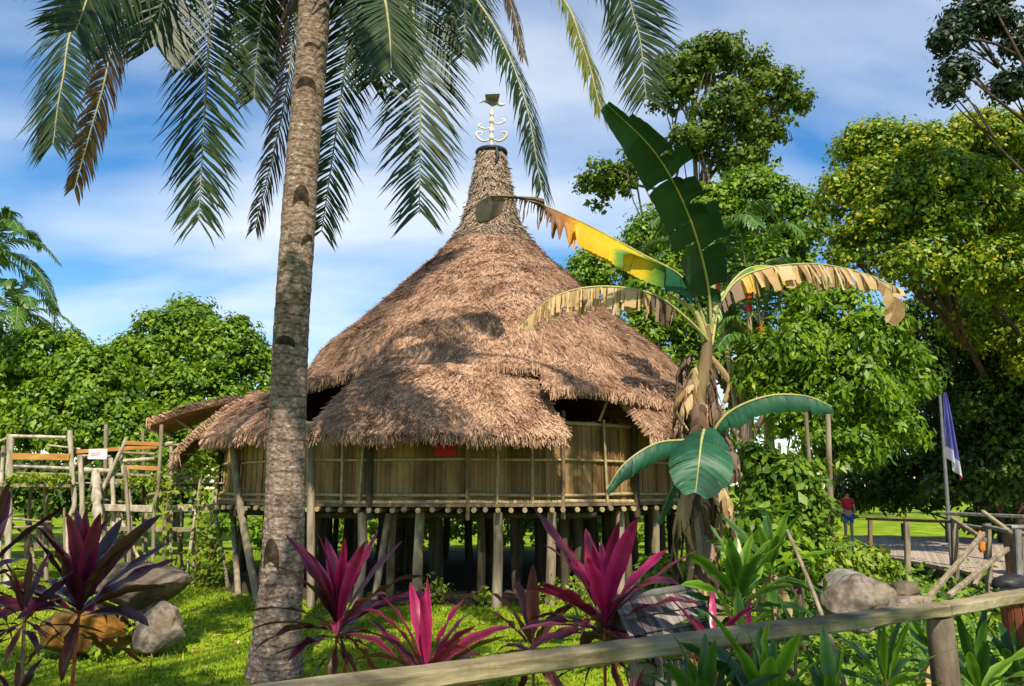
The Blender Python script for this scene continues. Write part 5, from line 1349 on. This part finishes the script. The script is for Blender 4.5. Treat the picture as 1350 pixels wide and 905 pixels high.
brail((1221, 792), 13.2, (1296, 704), 15.6, 6, M['pole']); brail((1250, 786), 13.0, (1328, 724), 14.8, 6.0, M['pole']); brail((1256, 690), 18.1, (1300, 697), 16.6, 4, M['grey_wood']); brail((1298, 694), 16.6, (1365, 708), 15, 5, M['grey_wood'])
brail((1285, 772), 15.6, (1300, 740), 16.0, 5, M['pole'], 'brace')
# orange cloth tied on a post, black bag, wooden box, planter tub
mb = MB(); p = at(1293, 715, 16.3); mb.tube(spline([p + Vector((0, 0, .22)), p + Vector((.02, 0, 0)), p + Vector((0, 0, -.2))], 7), [.02, .05, .06, .07, .06, .07, .03], 8); tag(mb.build('orange_cloth', M['orange_cloth']), 'orange cloth hanging on the boardwalk post', 'cloth')
mb = MB(); p = at(1333, 763, 14.6); V = []
bg_ = bmesh.new(); bmesh.ops.create_icosphere(bg_, subdivisions=3, radius=1)
for v in bg_.verts:
    v.co = Vector((v.co.x * .33, v.co.y * .22, max(v.co.z, -.7) * .18)) * (1 + .15 * mnoise.noise(v.co * 2)); v.co += Vector((p.x, p.y, DZ + .13))
for f in bg_.faces: f.smooth = True
me = bpy.data.meshes.new('bag'); bg_.to_mesh(me); bg_.free(); me.materials.append(M['black']); bo = bpy.data.objects.new('bag', me); C.objects.link(bo); tag(bo, 'slumped black bag lying on the boardwalk', 'bag')
box = empty('wooden_box', (at(1345, 700, 17.2).x, 17.2, DZ), 'brown wooden box with a grey lid standing on the boardwalk', 'box')
p = at(1350, 700, 17.2)
mb = MB(); mb.beam((p.x - .35, 17.2, 1.05), (p.x + .35, 17.2, 1.05), .4, .9, bev=.02); mb.build('body', M['brown_wood'], box)
mb = MB(); mb.beam((p.x - .40, 17.2, 1.54), (p.x + .40, 17.2, 1.54), .5, .07, bev=.02); mb.build('lid', M['grey_wood'], box)
tub = empty('slatted_tub', (at(1352, 830, 6.6).x, 6.6, 0), 'red brown slatted tub with dark rim at the right edge', 'tub')
tp, lp = at(1354, 790, 6.6), at(1354, 858, 6.6)
for k in range(20):
    a = 2 * math.pi * k / 20; mb = MB() if k == 0 else mb
    c = np.array([math.cos(a), math.sin(a), 0]); t_ = np.array([-math.sin(a), math.cos(a), 0])
    mb.beam(np.array([tp.x, 6.6, 0.0]) + c * .15, np.array([tp.x, 6.6, tp.z]) + c * .185, .054, .018, bev=.004, up=tuple(c))
mb.build('body', M['terracotta'], tub)
mb = MB(); mb.tube([(tp.x, 6.6, tp.z - .02), (tp.x, 6.6, tp.z + .03), (tp.x, 6.6, tp.z + .06)], [.21, .215, .19], 24); mb.build('rim', M['black'], tub)

# ------------------------------------------------------------------ flag
FY = 19.3
flag = empty('flag', (at(1249, 700, FY).x, FY, 0), 'limp blue, white and red flag on a tall thin pole', 'flag')
a, b = at(1238, 505, FY), at(1250, 700, FY); b.z = -.05
mb = MB(); mb.tube([b, b.lerp(a, .5), a], [.05, .045, .03], 8); mb.build('pole', M['metal'], flag)
mb = MB(); K = 16; V = []
for j in range(22):
    t = j / 21; c = at(1240 + 8 * t, 518 + 86 * t, FY)
    wd = (.07 + .17 * t ** .8)
    for k in range(K):
        u = k / (K - 1)
        V.append((c.x + .03 + u * wd, c.y - .05 + .10 * math.sin(u * 11 + t * 2) * (.3 + t), c.z - u * .55 * t * (1.0)))
Fq = [(j * K + k, j * K + k + 1, (j + 1) * K + k + 1, (j + 1) * K + k) for j in range(21) for k in range(K - 1)]
for band, mi in ((0, 0), (1, 1), (2, 2)):
    sel = [f for f in Fq if (2 if f[0] % K >= 13 and f[0] // K > 16 else (1 if f[0] // K > 16 else 0)) == band]
    mb.adds(V, sel, mi)
mb.build('cloth', [M['flag_blue'], M['flag_white'], M['flag_red']], flag)

# ------------------------------------------------------------------ person standing on the boardwalk
def skin_mesh(name, pts, edges, rads, m, parent, extra=None):
    me = bpy.data.meshes.new(name + '_rig'); me.from_pydata([tuple(p) for p in pts], edges, [])
    o = bpy.data.objects.new(name + '_rig', me); C.objects.link(o)
    o.modifiers.new('skin', 'SKIN'); s = o.modifiers.new('sub', 'SUBSURF'); s.levels = 2; s.render_levels = 2
    for i, r_ in enumerate(rads):
        sv = me.skin_vertices[0].data[i]; sv.radius = (r_, r_) if not isinstance(r_, tuple) else r_; sv.use_root = i == 0
    dg = bpy.context.evaluated_depsgraph_get()
    res = bpy.data.meshes.new_from_object(o.evaluated_get(dg)); res.name = name
    bpy.data.objects.remove(o)
    for p in res.polygons: p.use_smooth = True
    res.materials.clear(); res.materials.append(m)
    ob = bpy.data.objects.new(name, res); C.objects.link(ob)
    if extra: 
        bm = bmesh.new(); bm.from_mesh(res); extra(bm); bm.to_mesh(res); bm.free()
    attach(ob, parent)
    return ob
pf = at_z(1120, 714, DZ)
pf = Vector((pf.x, pf.y, DZ))
per = empty('person', pf, 'person in red shirt and blue shorts standing on the far boardwalk', 'person')
H = 1.66
def pp(x, y, z): return (pf.x + x, pf.y + y, pf.z + z * H / 1.7)
bp = [pp(0, 0, .95), pp(0, 0, 1.15), pp(0, .01, 1.36), pp(0, 0, 1.47), pp(0, -.02, 1.54), pp(0, -.02, 1.66),
      pp(.17, 0, 1.40), pp(.24, .02, 1.14), pp(.20, -.12, .94), pp(-.17, 0, 1.40), pp(-.23, .02, 1.13), pp(-.22, -.04, .88),
      pp(.09, 0, .88), pp(.10, -.01, .48), pp(.11, .02, .08), pp(.12, -.12, .035), pp(-.09, 0, .88), pp(-.11, -.03, .48), pp(-.12, .0, .08), pp(-.13, -.14, .035)]
be = [(0, 1), (1, 2), (2, 3), (3, 4), (4, 5), (2, 6), (6, 7), (7, 8), (2, 9), (9, 10), (10, 11), (0, 12), (12, 13), (13, 14), (14, 15), (0, 16), (16, 17), (17, 18), (18, 19)]
brad = [.13, .12, .14, .06, .085, .075, .06, .045, .032, .06, .045, .032, .09, .06, .04, .035, .09, .06, .04, .035]
def fingers(bm):
    for sx, w in ((1, 8), (-1, 11)):
        o = Vector(bp[w])
        for k in range(5):
            d = Vector((sx * (-.02 + .012 * k), -.02 - .01 * k, -.10 if k else -.05)); st = o + Vector((sx * .018 * (k - 2) * .6, .018 * (k - 2), -.03))
            if k == 0: d = Vector((-sx * .02, -.055, -.045))
            r_ = .009; ln = [.7, .95, 1.05, 1.0, .8][k]
            ring = []
            for t in (0, .5, 1):
                c = st + d * ln * t + Vector((0, -.012 * t * t, 0))
                ring.append([bm.verts.new(c + Vector((math.cos(a), math.sin(a), 0)) * r_ * (1 - .35 * t)) for a in np.linspace(0, 2 * math.pi, 6, endpoint=False)])
            for i in range(2):
                for j in range(6): bm.faces.new((ring[i][j], ring[i][(j + 1) % 6], ring[i + 1][(j + 1) % 6], ring[i + 1][j]))
            bm.faces.new(ring[2])
    # nose
    n0 = Vector(pp(0, -.115, 1.60)); v = [bm.verts.new(n0 + Vector(q)) for q in ((0, -.02, -.02), (-.015, .02, -.025), (.015, .02, -.025), (0, .015, .03))]
    for f in ((0, 1, 3), (0, 3, 2), (0, 2, 1)): bm.faces.new([v[i] for i in f])
skin_mesh('body', bp, be, brad, M['skin'], per, fingers)
skin_mesh('shirt', [pp(0, 0, 1.0), pp(0, 0, 1.18), pp(0, .01, 1.36), pp(0, 0, 1.43), pp(.17, 0, 1.40), pp(.215, .01, 1.24), pp(-.17, 0, 1.40), pp(-.21, .01, 1.24)], [(0, 1), (1, 2), (2, 3), (2, 4), (4, 5), (2, 6), (6, 7)], [.155, .15, .165, .09, .08, .072, .08, .072], M['shirt'], per)
skin_mesh('shorts', [pp(0, 0, .97), pp(.09, 0, .86), pp(.10, -.01, .58), pp(-.09, 0, .86), pp(-.11, -.02, .58)], [(0, 1), (1, 2), (0, 3), (3, 4)], [.155, .115, .09, .115, .09], M['shorts'], per)
skin_mesh('hair', [pp(0, 0, 1.66), pp(0, .03, 1.60), pp(0, -.03, 1.70)], [(0, 1), (0, 2)], [.10, .09, .08], M['hair'], per)

# ------------------------------------------------------------------ ground cover on the right and below the house
def cover(n, fx, fy, h, l, m=None):
    x = fx(n); y = fy(n); z = np.abs(rng.normal(size=n)) * h * (.5 + np.array([mnoise.noise(Vector((a * .8, b * .8, 7))) * .9 + .5 for a, b in zip(x, y)]))
    c = np.stack([x, y, np.maximum(z, .02)], 1); sz = rng.uniform(.5, 1.3, n)
    return leaf_quads(c, rdir(n) * .8 + np.array([0, -.3, .9]), rdir(n) + np.array([0, 0, -.2]), l * sz, l * .5 * sz)
mb = MB()
def xr(n): return rng.uniform(.2, 1, n)
n = 16000; y = rng.uniform(4.2, 14, n); x = y * rng.uniform(.26, .72, n)
z = np.abs(rng.normal(size=n)) * .16 * (.4 + np.array([mnoise.noise(Vector((a * .8, b * .8, 7))) * 1.1 + .6 for a, b in zip(x, y)]))
c = np.stack([x, y, np.maximum(z, .02)], 1); sz = rng.uniform(.5, 1.3, n)
mb.quads(leaf_quads(c, rdir(n) * .8 + np.array([0, -.3, .9]), rdir(n) + np.array([0, 0, -.2]), .15 * sz, .07 * sz))
n = 5000; y = rng.uniform(14, 20, n); x = y * rng.uniform(.30, .62, n); z = np.abs(rng.normal(size=n)) * .22
c = np.stack([x, y, np.maximum(z, .02)], 1); sz = rng.uniform(.6, 1.4, n)
mb.quads(leaf_quads(c, rdir(n) * .8 + np.array([0, -.3, .9]), rdir(n) + np.array([0, 0, -.2]), .2 * sz, .1 * sz))
tag(mb.build('ground_cover', M['cover']), 'tangled low green ground cover round the right side plants and boardwalk', 'ground cover', kind='stuff')
n = 900; y = 6.5 + 14 * rng.random(n) ** 1.4; x = rng.uniform(-.6, .35, n) * y; z = np.array([gh(a, b) for a, b in zip(x, y)]) + .03
c = np.stack([x, y, z], 1); sz = rng.uniform(.5, 1.3, n)
mb = MB(); mb.quads(leaf_quads(c, np.array([0, 0, 1.0]) + rdir(n) * .35, rdir(n), .10 * sz, .05 * sz)); tag(mb.build('fallen_leaves', M['ban_dry']), 'dry fallen leaves scattered over the lawn', 'leaf litter', kind='stuff')
# small weeds at the foot of the house and rocks
def weed(px, py, hpx, n, lab, m='vine', ll=.12):
    b = at_z(px, py, 0); s = b.y / FPX; h = hpx * s
    root = empty('weed', b, lab, 'plant', 'weeds on the lawn')
    mb = MB()
    for k in range(6):
        t = b + Vector((rnd.uniform(-.4, .4) * h, rnd.uniform(-.3, .3) * h, h * rnd.uniform(.6, 1))); mb.tube(spline([b, b.lerp(t, .6) + Vector((0, 0, .1 * h)), t], 5), .006, 4)
    mb.build('stem', M['cordy_deep'], root)
    c = np.array(b) + rng.normal(size=(n, 3)) * np.array([.3, .25, .28]) * h + np.array([0, 0, .55 * h]); c[:, 2] = np.maximum(c[:, 2], .02)
    sz = rng.uniform(.6, 1.3, n)
    mb = MB(); mb.quads(leaf_quads(c, rdir(n) + np.array([0, -.4, .8]), rdir(n), ll * sz, ll * .5 * sz)); mb.build('foliage', M[m], root)
weed(572, 800, 34, 150, 'bright leafy weed at the front edge under the house'); weed(762, 820, 56, 190, 'yellow green weed left of the magenta cordyline'); weed(185, 862, 60, 150, 'weed growing between the two lower boulders'); weed(640, 800, 20, 90, 'small weed beside the front middle stilt'); weed(130, 872, 24, 120, 'low weed at the foot of the orange boulder'); weed(868, 790, 40, 190, 'green weed left of the banana trunk', 'cover'); weed(720, 798, 26, 110, 'small weed by the right front stilt'); weed(275, 775, 32, 160, 'weed under the walkway corner by the flat rock')
